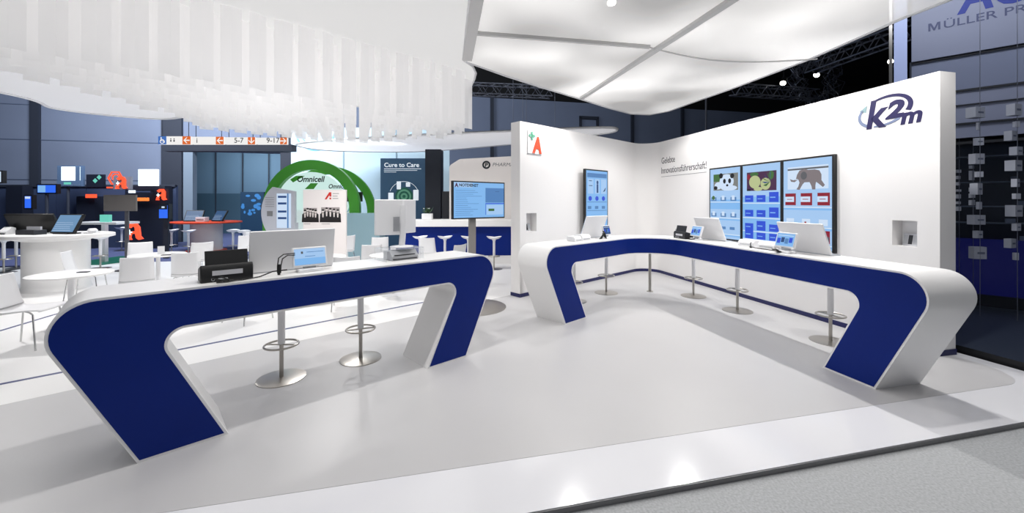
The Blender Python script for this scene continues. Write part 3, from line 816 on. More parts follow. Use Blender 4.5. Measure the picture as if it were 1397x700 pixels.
def brochures(label, fr, k0, dark):
    for k in range(k0):
        f = fr.shift(.04+.055*k, .002, -.10+.01*k).lean(12)
        m = MB(); m.use(PAPER).box(f, 0, .05, 0, .15, -.012, 0); m.use(dark[k % len(dark)]).box(f, .004, .046, .02, .13, 0, .001)
        tag(m.build('brochure', None), label.format(['leftmost', 'second', 'third', 'fourth'][k]), 'brochure')
brochures('{} small brochure standing in the wall niche under the logo', FK(.914, 1.56, 1.178), 4, [SILV, DKGREY])
brochures('{} leaflet leaning in the niche under the orange letter', FA(.797, 1.56, 1.165), 3, [SILV, DKGREY])

# ------------------------------------------------------------------ TV on stand
p = fl(645, 419)
root = thing('tv_stand', 'tall grey steel pole with round floor plate behind the left counter end', 'stand', p)
MB().lathe(p, [(.54, 0), (.54, .008), (.50, .012), (.05, .014)], 48).build('base_plate', STEEL, root)
fs = F(p, V((.80, .62, 0)), UP)
MB().box(fs.shift(0, 0, -.02), -.055, .055, .01, 1.75, -.03, .03).build('pole', mat('pole_grey', (140, 136, 132), .45, .2), root, bevel=.004)
a = at(617.5, 300, 6.15); b = at(688.6, 297, 6.80); d = V((b.x-a.x, b.y-a.y, 0)); WT = d.length
ft = F(V((a.x, a.y, 1.435)), d, UP).shift(0, 0, .0)
root = thing('television', 'landscape emergency service screen on the grey pole between counter and wall', 'screen', ft.o)
MB().box(ft, 0, WT, 0, .60, -.05, 0).build('housing', BLACK, root, bevel=.004)
s = MB(); e = .02
s.use(SCR).rect(ft, e, WT-e, e, .58, .001)
s.use(SCR2).rect(ft, e, WT*.36, .50, .58, .0015); s.use(SCRL).rect(ft, .62, WT-e, .26, .50, .0016)
s.use(SCRD).rect(ft, .62, WT-e, .235, .25, .0018).rect(ft, .62, .63, .06, .24, .0018); s.use(SCR2).rect(ft, .64, WT-.04, .06, .22, .0018)
for k in range(14): s.use(SCRL).rect(ft, .05, .05+random.uniform(.2, .5), .06+k*.03, .066+k*.03, .0018)
s.use(SCRGR).rect(ft, .68, .80, .12, .16, .0024); s.use(SCRL).oval(ft, .83, .38, .03, .03, .0022)
s.use(SCRK).rect(ft, .82, .9, .44, .445, .0022)
text('NOTDIENST', ft.shift(.115, .515), .062, s.use(SCRB), .002, 0, .002, 1.05)
text('A', ft.shift(.04, .505), .085, s.use(SCRV), .002, 0, .004, 1.0)
s.build('screen', None, root)

# ------------------------------------------------------------------ cafe stand furniture
def make_chair(loc, label):
    r = thing('shell_chair', label, 'chair', loc, 'white shell chairs of the cafe stand'); o = V(loc)
    # local: faces +x, back at -x
    def shell(prof, wd0, wd1, th=.012):
        m = MB(); k = 6; L = []
        N = len(prof)
        for i, (x, z) in enumerate(prof):
            wd = wd0+(wd1-wd0)*i/(N-1)
            for j in range(k+1):
                t = -1+2*j/k; L.append(o+V((x+.02*t*t, wd/2*t, z+.012*t*t)))
        b = len(m.v); m.v += L
        for i in range(N-1):
            for j in range(k): m.face([b+i*(k+1)+j, b+i*(k+1)+j+1, b+(i+1)*(k+1)+j+1, b+(i+1)*(k+1)+j])
        return m
    s = shell([(.23, .435), (.20, .452), (.1, .452), (0, .445), (-.10, .440), (-.17, .447), (-.20, .47)], .43, .42).build('seat', PLAST, r)
    so = s.modifiers.new('t', 'SOLIDIFY'); so.thickness = .014
    s = shell([(-.20, .47), (-.215, .50), (-.235, .58), (-.26, .70), (-.285, .83), (-.29, .845)], .42, .38).build('backrest', PLAST, r)
    so = s.modifiers.new('t', 'SOLIDIFY'); so.thickness = .014
    for sx in (-1, 1):
        for sy in (-1, 1):
            MB().tube([o+V((0, sy*.06, .425)), o+V((sx*.13, sy*.17, .425)), o+V((sx*.17, sy*.195, .405)), o+V((sx*.215, sy*.225, 0))], .009, 8).build('leg', CHROME, r)
    return r
def make_table(loc, label, R=.42, hh=.735):
    r = thing('cafe_table', label, 'table', loc, 'round white cafe tables'); o = V(loc)
    MB().lathe(o, [(R-.02, hh-.028), (R, hh-.02), (R, hh-.004), (R-.006, hh)], 40).build('tabletop', WHITE, r)
    MB().cyl(o+UP*.015, o+UP*(hh-.028), .032).build('column', PLAST, r)
    MB().lathe(o, [(.24, 0), (.24, .008), (.05, .016)], 32).build('base', PLAST, r)
    return r
def P3(px, py, z=0): return fl(px, py, z)
ch0 = make_chair(V((-5.72, 4.72, 0)), 'nearest white shell chair with chrome legs, cut by the left picture edge')
ch0.rotation_euler.z = .30
chairs = [
 ((-5.95, 6.35), 2.3, 'large white chair back directly beyond the flat end of the left counter'),
 ((-5.62, 6.95), 2.1, 'white chair back just left of the black printer'),
 ((-7.7, 8.25), -.9, 'white shell chair on the far side of the second round table, facing the camera'),
 ((-3.80, 5.75), 1.2, 'white shell chair hidden by the black printer, chrome legs showing below the counter band'),
 ((-6.75, 8.6), 2.5, 'white chair back between the second round table and the orange topped desk'),
 ((-2.65, 6.45), 1.9, 'white shell chair left of the register, legs showing beyond the second stool'),
 ((-6.9, 10.4), 2.2, 'white chair back right in front of the orange topped desk'),
 ((-7.6, 11.9), 1.5, 'white chair back left of the tilted monitor, farthest of the row'),
 ((-4.35, 10.3), 2.4, 'white chair back just right of the photo board, left one of two'),
 ((-3.3, 9.9), 2.0, 'white chair back just left of the register monitor, right one of two'),
 ((-1.95, 9.75), 1.3, 'white chair back before the navy bar, left of the screen pole'),
 ((-2.9, 8.2), 2.0, 'white shell chair behind the register beyond the round table'),
 ((-7.45, 7.0), .5, 'white shell chair between the drum desk and the left counter end'),
 ((-1.25, 8.1), 2.6, 'white shell chair low behind the right end of the left counter'),
]
for (x, y), a, lb in chairs: dup(ch0, (x, y, 0), a, lb)
tb0 = make_table(V((-5.98, 5.42, 0)), 'round white cafe table nearest the left counter end')
for (x, y), lb in (((-6.6, 7.45), 'round white cafe table behind the flat end of the left counter'), ((-3.4, 7.1), 'round white cafe table hidden behind the tilted monitor'), ((-2.2, 7.4), 'round white cafe table behind the register monitor'), ((-5.4, 8.9), 'round white cafe table before the orange topped desk')):
    dup(tb0, (x, y, 0), 0, lb)
tb = [t for t in ()]
# small items on tables
def menu_card(p, label):
    m = MB(); f = F(p, (.8, .6, 0), UP); m.box(f, -.05, .05, 0, .15, -.006, .006)
    tag(m.build('menu_card', PLAST), label, 'menu card')
menu_card(V((-6.5, 7.4, .737)), 'upright white menu card on the round table behind the counter end')
menu_card(V((-2.2, 7.4, .737)), 'upright white menu card on the table behind the register')
m = MB().box(F((-5.9, 5.5, .736), (1, .2, 0), UP), -.06, .06, 0, .008, -.03, .03); tag(m.build('phone', DKGREY), 'dark flat phone on the near round table', 'phone')
m = MB().box(F((-6.3, 7.3, .736), (1, .5, 0), UP), -.08, .08, 0, .008, -.05, .05); tag(m.build('notepad', DKGREY), 'dark notepad on the second round table', 'notepad')
# far stools
for i, ((px, py), lb) in enumerate((((674, 367), 'white saddle bar stool at the navy bar beside the booth wall edge'), ((639, 366), 'white saddle bar stool at the navy bar behind the screen pole'), ((607, 366), 'white saddle bar stool at the navy bar left of the screen pole'), ((573, 366), 'white saddle bar stool at the left end of the navy bar'),
        ((234, 348), 'white bar stool left of the orange topped desk'), ((257, 350), 'white bar stool right against the orange topped desk'), ((166, 342), 'white bar stool by the grey sign post'), ((137, 366), 'white bar stool beside the drum desk toward the teal light'), ((5, 372), 'white bar stool at the left picture edge'), ((22, 366), 'white bar stool just left of the drum desk'), ((318, 349), 'white bar stool right of the orange topped desk'), ((333, 351), 'white bar stool farther right of the orange topped desk'))):
    dup(st0, fl(px, py), .2*i, lb)

# navy bar with white top
Y = 11.0
a0 = at(545, 360, Y); f = F(V((a0.x, Y, 0)), (1, .04, 0), UP)
root = thing('bar_counter', 'long bar with navy front and white top behind the screen pole', 'bar', f.o)
MB().box(f, 0, 4.6, .22, 1.03, -.5, 0).build('front', NAVY, root)
MB().box(f, -.05, 4.65, 1.03, 1.21, -.7, .12).build('top', WHITE, root, bevel=.01)
MB().box(f, 0, 4.6, 0, .22, -.5, .04).build('plinth', WHITE, root)
# plant
pb = at(583, 299, 11.25); pb.z = 1.212
root = thing('potted_plant', 'small green plant in a white square pot on the bar', 'plant', pb)
MB().box(F(pb, (1, 0, 0), UP), -.14, .14, 0, .17, -.1, .1).build('pot', PLAST, root, bevel=.01)
m = MB()
LEAF = mat('dark_leaf', (40, 78, 36), .5)
for i in range(26):
    t = random.uniform(0, 6.28); q = pb+V((random.uniform(-.08, .08), random.uniform(-.05, .05), .17)); d = V((math.cos(t)*.12, math.sin(t)*.08, random.uniform(.06, .2))); s = d.cross(UP).normalized()*.02
    m.quad([q, q+d*.5+s, q+d, q+d*.5-s])
m.build('foliage', LEAF, root)
m = MB()
for i in range(4): m.lathe(pb+V((random.uniform(-.1, .1), 0, random.uniform(.28, .38))), [(.012, 0), (.02, .01), (.012, .025)], 8)
m.build('blossom', PLAST, root)

# pharma wall
Y = 12.2
def pts_px(L, Y): return [((px-CX)*Y/FPX, EYE-(py-HY)*Y/FPX) for px, py in L]
root = thing('partition_wall', 'white stand wall with rounded corner and a round pharma logo', 'partition', at(650, 276+FPX*EYE/Y, Y))
pp = fillet(pts_px([(613, 310), (613, 226), (627, 217), (720, 212), (830, 205), (830, 310)], Y), [0, .15, .2, 0, 0, 0], 6)
pp[0] = (pp[0][0], 0); pp[-1] = (pp[-1][0], 0)
FW = F((0, Y, 0), (1, 0, 0), UP)
MB().prism(FW, pp, -.15, 0).build('panel', mat('stand_offwhite', (226, 220, 216), .6, emit=.22), root)  # emission brightens the wall in place of lamp light
m = MB(); cx, cz = pts_px([(663.5, 225)], Y)[0]
m.ring(FW, cx, cz, .075, .125, .001, .01, k=24); text('P', FW.shift(cx-.05, cz-.06), .17, m, .012, .1, .006, 1.0); m.build('emblem', mat('emblem_dark', (30, 40, 46), .4), root)
m = MB(); text('PHARMATECHNIK', FW.shift(cx+.18, cz-.04), .15, m, .004, .2, 0, 1.1); m.build('lettering', GREYP, root)
# dark column and poster
Y = 12.8
m = MB().box(F(V((at(580, 0, Y).x, Y, 0)), (1, 0, 0), UP), 0, .50, 0, 3.4, -.5, 0); tag(m.build('dark_column', mat('black_column', (16, 24, 38), .5)), 'tall dark column between the poster wall and white pharma wall', 'column')
m = MB().box(F(V((at(603, 0, Y).x, Y, 0)), (1, 0, 0), UP), 0, .22, 0, 2.05, -.3, 0); tag(m.build('equipment_rack', DKGREY), 'dark equipment rack visible right of the dark column', 'rack')
OW = mat('omni_lightblue', (196, 220, 234), .5, emit=.22)  # emission put in on top of the light falling here
Y = 15.5
m = MB(); m.prism(F((0, Y, 0), (1, 0, 0), UP), [(at(397, 0, Y).x, 0), (at(613, 0, Y).x, 0), (at(613, 0, Y).x, 4.6), (at(397, 0, Y).x, 4.6)], -.1, 0)
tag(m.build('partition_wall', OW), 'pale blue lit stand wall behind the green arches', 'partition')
m = MB(); FB = F((0, Y, 0), (1, 0, 0), UP)
for px in (468, 540): m.box(FB, at(px, 0, Y).x, at(px, 0, Y).x+.04, 0, 4.6, 0, .02)
tag(m.build('wall_joint_strips', mat('pale_steel', (150, 175, 190), .5)), 'thin grey joint strips on the pale blue stand wall', 'strips')
m = MB().ring(FB, at(430, 0, Y).x, at(0, 178, Y).z, .55, .60, .001, .01, 180, 360).ring(FB, at(430, 0, Y).x, at(0, 178, Y).z, .72, .8, .001, .01, 190, 350)
tag(m.build('ring_graphic', mat('ring_blue', (120, 180, 214), .5)), 'blue ring graphic high on the pale blue stand wall', 'graphic')
Y = 15.2; FP = F((0, Y, 0), (1, 0, 0), UP)
root = thing('poster', 'blue grey Cure to Care poster with green target circles', 'poster', V((at(550, 0, Y).x, Y, 0)))
(xa, za), (xb, zb) = pts_px([(519, 216), (580, 216)], Y)
PB = mat('poster_blue', (58, 92, 120), .5, emit=.06)
MB().box(FP, xa, xb, 0, za, -.05, 0).build('board', PB, root)
m = MB().use(mat('poster_white', (235, 240, 244), .5, emit=.5)); text('Cure to Care', FP.shift(xa+.14, za-.33), .23, m, .003, 0, .004, 1.05)
m.rect(FP, xa+.14, xb-.15, za-.41, za-.39, .003).rect(FP, xa+.14, xb-.3, za-.47, za-.455, .003).rect(FP, xa+.14, xa+.6, za-.53, za-.515, .003)
m.build('headline', None, root)
m = MB(); cx, cz = (xa+xb)/2+.05, at(0, 268, Y).z
m.use(MATS['poster_white']).ring(FP, cx, cz, .56, .575, .001, .003, 20, 160)
for i, r_ in enumerate((.34, .27, .2, .13, .06)): m.use(mat('target_a', (34, 110, 84), .5) if i % 2 == 0 else mat('target_b', (120, 190, 150), .5)).oval(FP, cx, cz, r_, r_, .003+i*.001, 28)
for (dx, dz, a, b) in ((-.5, .0, .1, .14), (.45, .05, .1, .2), (-.2, .42, .08, .15), (.15, .45, .08, .08)): m.use(MATS['poster_white']).rect(FP, cx+dx-a, cx+dx+a, cz+dz-b, cz+dz+b, .004)
m.build('artwork', None, root)
# green arches
def arch(label, cx, cy, R, r_, Y, dp):
    m = MB(); f = F((0, Y, 0), (1, 0, 0), UP); c = at(cx, cy, Y); k = Y/FPX
    m.ring(f, c.x, c.z, r_*k, R*k, -dp, 0, 0, 180, 40)
    m.box(f, c.x+r_*k, c.x+R*k, 0.0, c.z, -dp, 0).box(f, c.x-R*k, c.x-r_*k, 0.0, c.z, -dp, 0)
    return tag(m.build('green_arch', GREEN), label, 'arch')
arch('large glossy green arch, left and nearer of the two', 424, 284, 66, 52.5, 12.0, .16)
arch('smaller green arch behind and right of the large one', 449, 290, 63, 52, 12.9, .1)
Y = 12.7; m = MB(); f = F((0, Y, 0), (1, 0, 0), UP); c = at(424, 287, Y)
m.flat(f, [(c.x+1.22*math.cos(math.pi*i/24), c.z+1.22*math.sin(math.pi*i/24)) for i in range(25)]); 
root = thing('sign_disc', 'pale half disc sign inside the large green arch', 'sign', V((c.x, Y, 0)))
m.prism(f, [(c.x+1.22*math.cos(math.pi*i/24), c.z+1.22*math.sin(math.pi*i/24)) for i in range(25)]+[(c.x-1.22, 0), (c.x+1.22, 0)], -.04, 0)
m.build('panel', mat('sign_pale', (206, 218, 216), .5, emit=.38), root)  # glow put into the panel where the spots fall short
m = MB(); text('Omnicell', f.shift(at(405, 0, Y).x, at(0, 248, Y).z), .25, m, .01, .2, .007, .95); text('Omnicell', f.shift(at(448, 0, Y).x, at(0, 257, Y).z), .19, m, .012, .2, .005, .9)
m.build('lettering', BLACK, root)
m = MB(); m.prism(f, pts_px([(416, 258), (424, 250), (434, 250), (428, 258)], Y), .004, .01).prism(f, pts_px([(396, 245), (404, 240), (416, 240), (400, 249)], Y), .004, .01); m.build('green_swash', GREEN, root)
m = MB(); 
for i in range(3): m.ring(f, at(466, 0, Y).x, at(0, 281, Y).z, .14+.1*i, .18+.1*i, .004, .012, -90, 90)
m.build('ring_marks', mat('pale_ring', (150, 200, 210), .5), root)
m = MB().box(F((0, 12.5, 0), (1, 0, 0), UP), at(471, 0, 12.5).x, at(494, 0, 12.5).x, at(0, 275, 12.5).z, at(0, 262, 12.5).z, -.05, 0); tag(m.build('wall_monitor', BLACK), 'small black monitor between the two green arches', 'monitor')
m = MB().box(F((0, 11.4, 0), (1, 0, 0), UP), at(466, 0, 11.4).x, at(518, 0, 11.4).x, 0, at(0, 291, 11.4).z, -.5, 0); tag(m.build('glass_desk', mat('sea_glass', (128, 156, 166), .2)), 'sea green glass desk front under the green arches', 'desk')
# grey round panel with shelf left of arch
Y = 11.6; f = F((0, Y, 0), (1, 0, 0), UP)
root = thing('display_cabinet', 'round edged grey panel with bright glass shelves left of the photo board', 'cabinet', V((at(378, 0, Y).x, Y, 0)))
c = at(392, 290, Y); L = []
for i in range(17): t = math.radians(125+i*110/16); L.append((c.x+.76*math.cos(t), c.z+.9*math.sin(t)))
L += [(at(402, 0, Y).x, c.z-.7), (at(402, 0, Y).x, c.z+.62)]
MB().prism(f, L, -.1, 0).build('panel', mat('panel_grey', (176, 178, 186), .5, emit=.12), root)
MB().box(f, at(368, 0, Y).x, at(402, 0, Y).x, 0, c.z-.3, -.2, -.1).build('plinth', mat('panel_grey', (176, 178, 186), .5, emit=.12), root)
m = MB(); x0, x1 = at(378, 0, Y).x, at(397, 0, Y).x
m.use(SCRW).box(f, x0, x1, at(0, 311, Y).z, at(0, 264, Y).z, 0, .02)
for py in (270, 279, 290, 299): m.use(SCRK).box(f, x0+.04, x1-.12, at(0, py, Y).z, at(0, py, Y).z+.06, .02, .03)
m.use(SCRL).box(f, x1-.1, x1-.06, at(0, 311, Y).z, at(0, 264, Y).z, .02, .025)
m.build('shelves', None, root)
m = MB().box(f, at(364.5, 0, Y).x, at(372, 0, Y).x, at(0, 295, Y).z, at(0, 288, Y).z, 0, .01)
for k in range(5): m.box(f, at(362, 0, Y).x, at(374, 0, Y).x, at(0, 270+3*k, Y).z, at(0, 270+3*k, Y).z+.012, 0, .006)
m.build('print', GREYP, root)
# photo board
Y = 8.6; f = F((0, Y, 0), (1, -.05, 0), UP)
def X(px): return at(px, 0, Y).x
def Z(py): return at(0, py, Y).z
root = thing('photo_board', 'white board with red slashed A logo and two black and white group photos', 'board', V((X(436), Y, 0)))
MB().box(f, X(405.5), X(466.5), .0, Z(258.5), -.06, 0).build('board', mat('board_white', (234, 228, 226), .5, emit=.08), root)
m = MB(); m.prism(f, [(X(436.5), Z(272)), (X(443), Z(262)), (X(446), Z(262)), (X(446), Z(268)), (X(443.4), Z(268)), (X(443.4), Z(266)), (X(439.3), Z(272))], .001, .004); m.box(f, X(443.4), X(445.8), Z(271.8), Z(269.6), .001, .004)
m.build('logo', mat('logo_red', (204, 44, 34), .5), root)
m = MB()
for k in range(3): m.rect(f, X(448), X(448+[9, 7, 8][k]), Z(263.5+k*3.4)-.012, Z(263.5+k*3.4), .002)
m.rect(f, X(406.5), X(416), Z(306)-.01, Z(306), .002); m.rect(f, X(432), X(444), Z(306)-.01, Z(306), .002); m.build('small_print', GREYP, root)
PHB = mat('photo_black', (26, 22, 24), .5); PHG = mat('photo_grey', (168, 160, 158), .5); PHW = mat('photo_white', (222, 214, 210), .5)
def people(pxs, py0, py1, nm):
    m = MB(); x0, x1 = X(pxs[0]), X(pxs[1]); z0, z1 = Z(py1), Z(py0); Hh = z1-z0
    m.use(PHG).rect(f, x0, x1, z0, z1, .002); N = 5
    for i in range(N):
        a = x0+(x1-x0)*(i+.5)/N; h = Hh*(.55+.12*((i*3) % 4)/3)
        m.use(PHB).flat(f, [(a-.075, z0), (a+.075, z0), (a+.065, z0+h), (a+.03, z0+h+.03), (a-.03, z0+h+.03), (a-.065, z0+h)], .003+i*.0002)
        m.use(PHW).flat(f, [(a-.012, z0+h*.6), (a+.012, z0+h*.6), (a+.022, z0+h+.02), (a-.022, z0+h+.02)], .005)
        m.use(PHW).oval(f, a, z0+h+.065, .028, .036, .005, 12); m.use(PHB).oval(f, a, z0+h+.088, .03, .02, .0055, 10)
    return m.build(nm, None, root)
people((406.5, 425.5), 284, 304, 'photo'); people((431.5, 458), 283, 304, 'photo')

# overhead hall signs
Y = 12.2; f = F((0, Y, 0), (1, 0, 0), UP)
SGW = glow('sign_white', (240, 238, 236), 1.0); SGO = glow('sign_orange', (228, 112, 50), .9); SGB = glow('sign_blue', (70, 120, 200), .8)
for k, (xa, xb, tx, ar, lb) in enumerate(((216, 260, '', 'l', 'overhead wayfinding sign with blue wheelchair symbol and left arrow'), (262, 305, 'i', 'l', 'overhead wayfinding sign with letter i and left arrow'), (307, 348, '5-7', 'd', 'overhead wayfinding sign reading 5-7 with down arrow'), (350, 391.5, '9-17', 'r', 'overhead wayfinding sign reading 9-17 with right arrow'))):
    root = thing('hanging_sign', lb, 'sign', at((xa+xb)/2, 196.5, Y)); z0, z1 = at(0, 197, Y).z, at(0, 186+.6*k, Y).z
    MB().box(f, X(0)*0+at(xa, 0, Y).x, at(xb, 0, Y).x, z0, z1, -.08, 0).build('box', SGW, root)
    s = (z1-z0); xr = at(xb, 0, Y).x
    MB().box(f, xr-s, xr, z0, z1, 0, .004).build('arrow_field', SGO, root)
    m = MB().use(SGW); cx, cz = xr-s/2, (z0+z1)/2; fa = F(f.p(cx, cz, .006), {'l': V((1, 0, 0)), 'r': V((-1, 0, 0)), 'd': V((0, 0, 1))}[ar], {'l': UP, 'r': -UP, 'd': V((-1, 0, 0))}[ar])
    m.flat(fa, [(-.09, 0), (.0, .09), (.03, .09), (-.03, .018), (.1, .018), (.1, -.018), (-.03, -.018), (.03, -.09), (0, -.09)]); m.build('arrow', None, root)
    if tx: m = MB(); text(tx, f.shift(xr-s-(.1 if tx == 'i' else .42)-(.5 if tx == 'i' else 0), z0+.05), .22, m, .006, 0, .002, 1); m.build('lettering', DKGREY, root)
    if k == 0:
        xl = at(xa, 0, Y).x; MB().box(f, xl, xl+s, z0, z1, 0, .004).build('symbol_field', SGB, root)
        m = MB().use(SGW); m.ring(f, xl+.12, z0+.09, .05, .07, .005, .008, k=16); m.oval(f, xl+.09, z1-.05, .022, .022, .006); m.box(f, xl+.08, xl+.1, z0+.1, z1-.07, .005, .008).box(f, xl+.08, xl+.17, z0+.1, z0+.12, .005, .008).box(f, xl+.16, xl+.2, z0+.05, z0+.11, .005, .008); m.build('wheelchair_symbol', None, root)
        m = MB(); [m.oval(f, xl+s+.14+.1*q_, z1-.08, .018, .018, .006).rect(f, xl+s+.12+.1*q_, xl+s+.16+.1*q_, z0+.08, z1-.11, .006) for q_ in range(2)]; m.build('lettering', DKGREY, root)
    for xx in (xa+4, xb-4): MB().cyl(V((at(xx, 0, Y).x, Y+.04, z1)), V((at(xx, 0, Y).x, Y+.04, 8.9)), .01, k=5).build('hanger', HWD, root)
# dark gantry behind the signs
struct(MB().box(F((0, 13.0, 0), (1, 0, 0), UP), at(222, 0, 13).x, at(398, 0, 13).x, at(0, 206, 13).z, at(0, 197, 13).z, -.3, 0).build('trim_11', HWD, smooth=0))

# ------------------------------------------------------------------ dark pharmacy-technology stand at far left
Y = 15.0
def XX(px, Y=15.0): return (px-CX)*Y/FPX
def ZZ(py, Y=15.0): return EYE-(py-HY)*Y/FPX
f15 = F((0, Y, 0), (1, 0, 0), UP)
DK = mat('stand_dark_navy', (52, 64, 92), .6); DK2 = mat('stand_darker', (22, 27, 42), .5)
root = thing('exhibition_booth', 'dark navy exhibition booth wall with illuminated pharmacy signs', 'booth', V((XX(120), Y, 0)))
m = MB()
for a, b in ((-40, 24), (25, 76), (77, 117), (118, 180), (181, 240)): m.box(f15, XX(a), XX(b), 0, ZZ(253), -.1, 0)
m.build('wall_panel', DK, root)
MB().box(f15, XX(-40), XX(240), ZZ(255), ZZ(252), -.05, .05).build('top_rail', HWD, root)
for a, b in ((24, 46), (118, 142), (183, 236)): MB().box(f15, XX(a), XX(b), 0, ZZ(254 if a != 118 else 268), .01, .35).build('cabinet', DK2, root)
def signbox(label, a, b, c, d, Y, m1, draw=None, frame=None, name='light_box', cat='sign'):
    f = F((0, Y, 0), (1, 0, 0), UP); x0, x1, z0, z1 = XX(a, Y), XX(b, Y), ZZ(d, Y), ZZ(c, Y)
    root = thing(name, label, cat, V(((x0+x1)/2, Y, z0)))
    e = .0
    if frame: MB().box(f, x0, x1, z0, z1, -.12, 0).build('frame', frame, root); e = .04
    m = MB().use(m1); m.box(f, x0+e, x1-e, z0+e, z1-e, -.06, .01)
    if draw: draw(m, f, x0, x1, z0, z1)
    m.build('face', None, root); return root
LB = glow('lightbox_white', (232, 246, 255), 2.2); RED = glow('neon_red', (255, 84, 52), 1.5); BLU = glow('kiosk_blue', (48, 104, 236), 1.1); TEAL = glow('teal_light', (120, 225, 205), .8)
GLB = mat('frame_blue_grey', (88, 110, 140), .3)
def aglyph(m, f, x, z, s, mt, c=.02):
    P = [(.0, .0), (.26, .0), (.20, .14), (.28, .36), (.54, .36), (.56, .12), (.70, 0), (.98, .06), (.84, .22), (.84, .76), (.68, 1), (.34, 1), (.10, .84), (.26, .70), (.44, .84), (.56, .74), (.55, .52), (.34, .50), (.08, .30)]
    m.use(mt).prism(f, [(x+a*s*.95, z+b*s) for a, b in P], c, c+.05)
    m.use(LB).rect(f, x+s*.2, x+s*.26, z+.3*s, z+.62*s, c+.055).rect(f, x+s*.09, x+s*.37, z+.43*s, z+.49*s, c+.055)
def pill(px, Y, zb, label): 
    m = MB(); x = XX(px, Y); m.cyl((x, Y-.0, 0), (x, Y-.0, zb), .04, k=8); tag(m.build('sign_post', HWD), label, 'post')
signbox('white light box in a blue grey frame above the dark booth', 78, 111, 226, 254, 14.2, LB, lambda m, f, x0, x1, z0, z1: (m.use(GLB), m.rect(f, x0+.04, x0+.16, z0+.04, z1-.04, .012), m.rect(f, x1-.2, x1-.04, z0+.04, z1-.04, .012), m.rect(f, x0, x1, z0+.04, z0+.2, .013), m.use(TEAL).rect(f, x0+.25, x1-.35, z0+.06, z0+.14, .015)), GLB)
signbox('plain glowing white square sign above the dark booth', 189, 215, 231, 253.5, 14.2, LB)
signbox('dark sign with two small green white crosses', 118, 142, 238, 255, 14.2, DK2, lambda m, f, x0, x1, z0, z1: (m.use(TEAL), m.oval(f, x0+.32, z0+.22, .09, .09, .012, 4), m.oval(f, x0+.46, z0+.34, .09, .09, .012, 4)))
signbox('grey sign board with red pharmacy letter and white cross', 155, 179, 241, 258.5, 13.8, mat('sign_grey', (112, 114, 124), .5), lambda m, f, x0, x1, z0, z1: aglyph(m, f, x0+.12, z0+.02, .42, RED))
m = MB(); f = F((0, 14.1, 0), (1, 0, 0), UP); cx, cz = XX(158, 14.1), ZZ(243, 14.1)
m.use(RED).ring(f, cx, cz, .22, .27, 0, .03, k=6); m.ring(f, cx+.02, cz+.02, .10, .14, 0, .03, 0, 270, 8); m.box(f, cx-.3, cx-.1, cz-.36, cz-.31, 0, .03)
tag(m.build('neon_sign', None), 'hexagonal red neon pharmacy sign behind the grey sign board', 'sign')
signbox('dark panel with red neon pharmacy letter above the blue kiosk', 214, 230.5, 257, 274, 13.6, DK2, lambda m, f, x0, x1, z0, z1: aglyph(m, f, x0+.02, z0+.02, .38, RED))
m = MB(); aglyph(m, F((XX(174.5, 11.9), 11.9, ZZ(327, 11.9)), V((1, 0, .0)), V((-.12, 0, 1))), 0.04, 0, .5, RED); 
tag(m.build('neon_sign', None), 'red neon pharmacy letter standing low beside the grey sign post', 'sign')
signbox('red glowing display bar on the dark booth wall', 117, 130, 265, 270, 14.5, RED)
m = MB(); f = F((0, 14.3, 0), (1, 0, 0), UP); text('zuns', f.shift(XX(186, 14.3), ZZ(274, 14.3)), .24, m.use(glow('neon_orange', (250, 130, 60), 1.3)), 0, 0, .006, 1.05, ext=.02)
tag(m.build('neon_sign', None), 'orange neon lettering on the dark booth wall', 'sign')
signbox('dark signboard with white bar over the orange neon lettering', 172, 207, 259, 264, 14.3, DK, lambda m, f, x0, x1, z0, z1: m.use(LB).rect(f, x0+.1, x0+.35, z0+.02, z1-.02, .012), DK2)
signbox('wide blue monitor high at the dark booth, left part', 50, 77.5, 251, 264.5, 13.0, BLU, lambda m, f, x0, x1, z0, z1: m.use(SCR).rect(f, x0+.05, x0+.3, z0+.05, z1-.05, .012), BLACK, 'wall_monitor', 'monitor')
pill(64, 13.05, 2.0, 'thin post carrying the wide blue monitor at the dark booth')
signbox('tall narrow kiosk screen glowing blue at the far left', 32.5, 44, 266, 285.5, 12.6, BLU, lambda m, f, x0, x1, z0, z1: m.use(SCRW).rect(f, x0+.05, x1-.05, z1-.12, z1-.05, .012), BLACK, 'kiosk_screen', 'screen')
r = signbox('blue kiosk screen on a grey post left of the hall gate', 215.5, 230.5, 278, 299.5, 12.0, BLU, lambda m, f, x0, x1, z0, z1: (m.use(DK2).rect(f, x0+.04, x1-.04, z1-.17, z1-.04, .012), m.use(SCRW).rect(f, x0+.12, x1-.12, z1-.13, z1-.08, .014)), BLACK, 'kiosk_screen', 'screen')
m = MB().box(F((0, 12.06, 0), (1, 0, 0), UP), XX(220, 12), XX(227, 12), 0, ZZ(299, 12), -.05, .0); tag(m.build('sign_post', HWD), 'grey post under the blue kiosk screen', 'post')
signbox('small black and white screen cut by the left picture edge', -8, 3, 232.5, 250, 13.0, SCRW, None, BLACK, 'wall_monitor', 'monitor')
pill(-3, 13.2, ZZ(250, 13.1), 'thin post at the left picture edge under a small screen')
pill(93, 14.3, 2.3, 'thin post carrying the framed white light box')
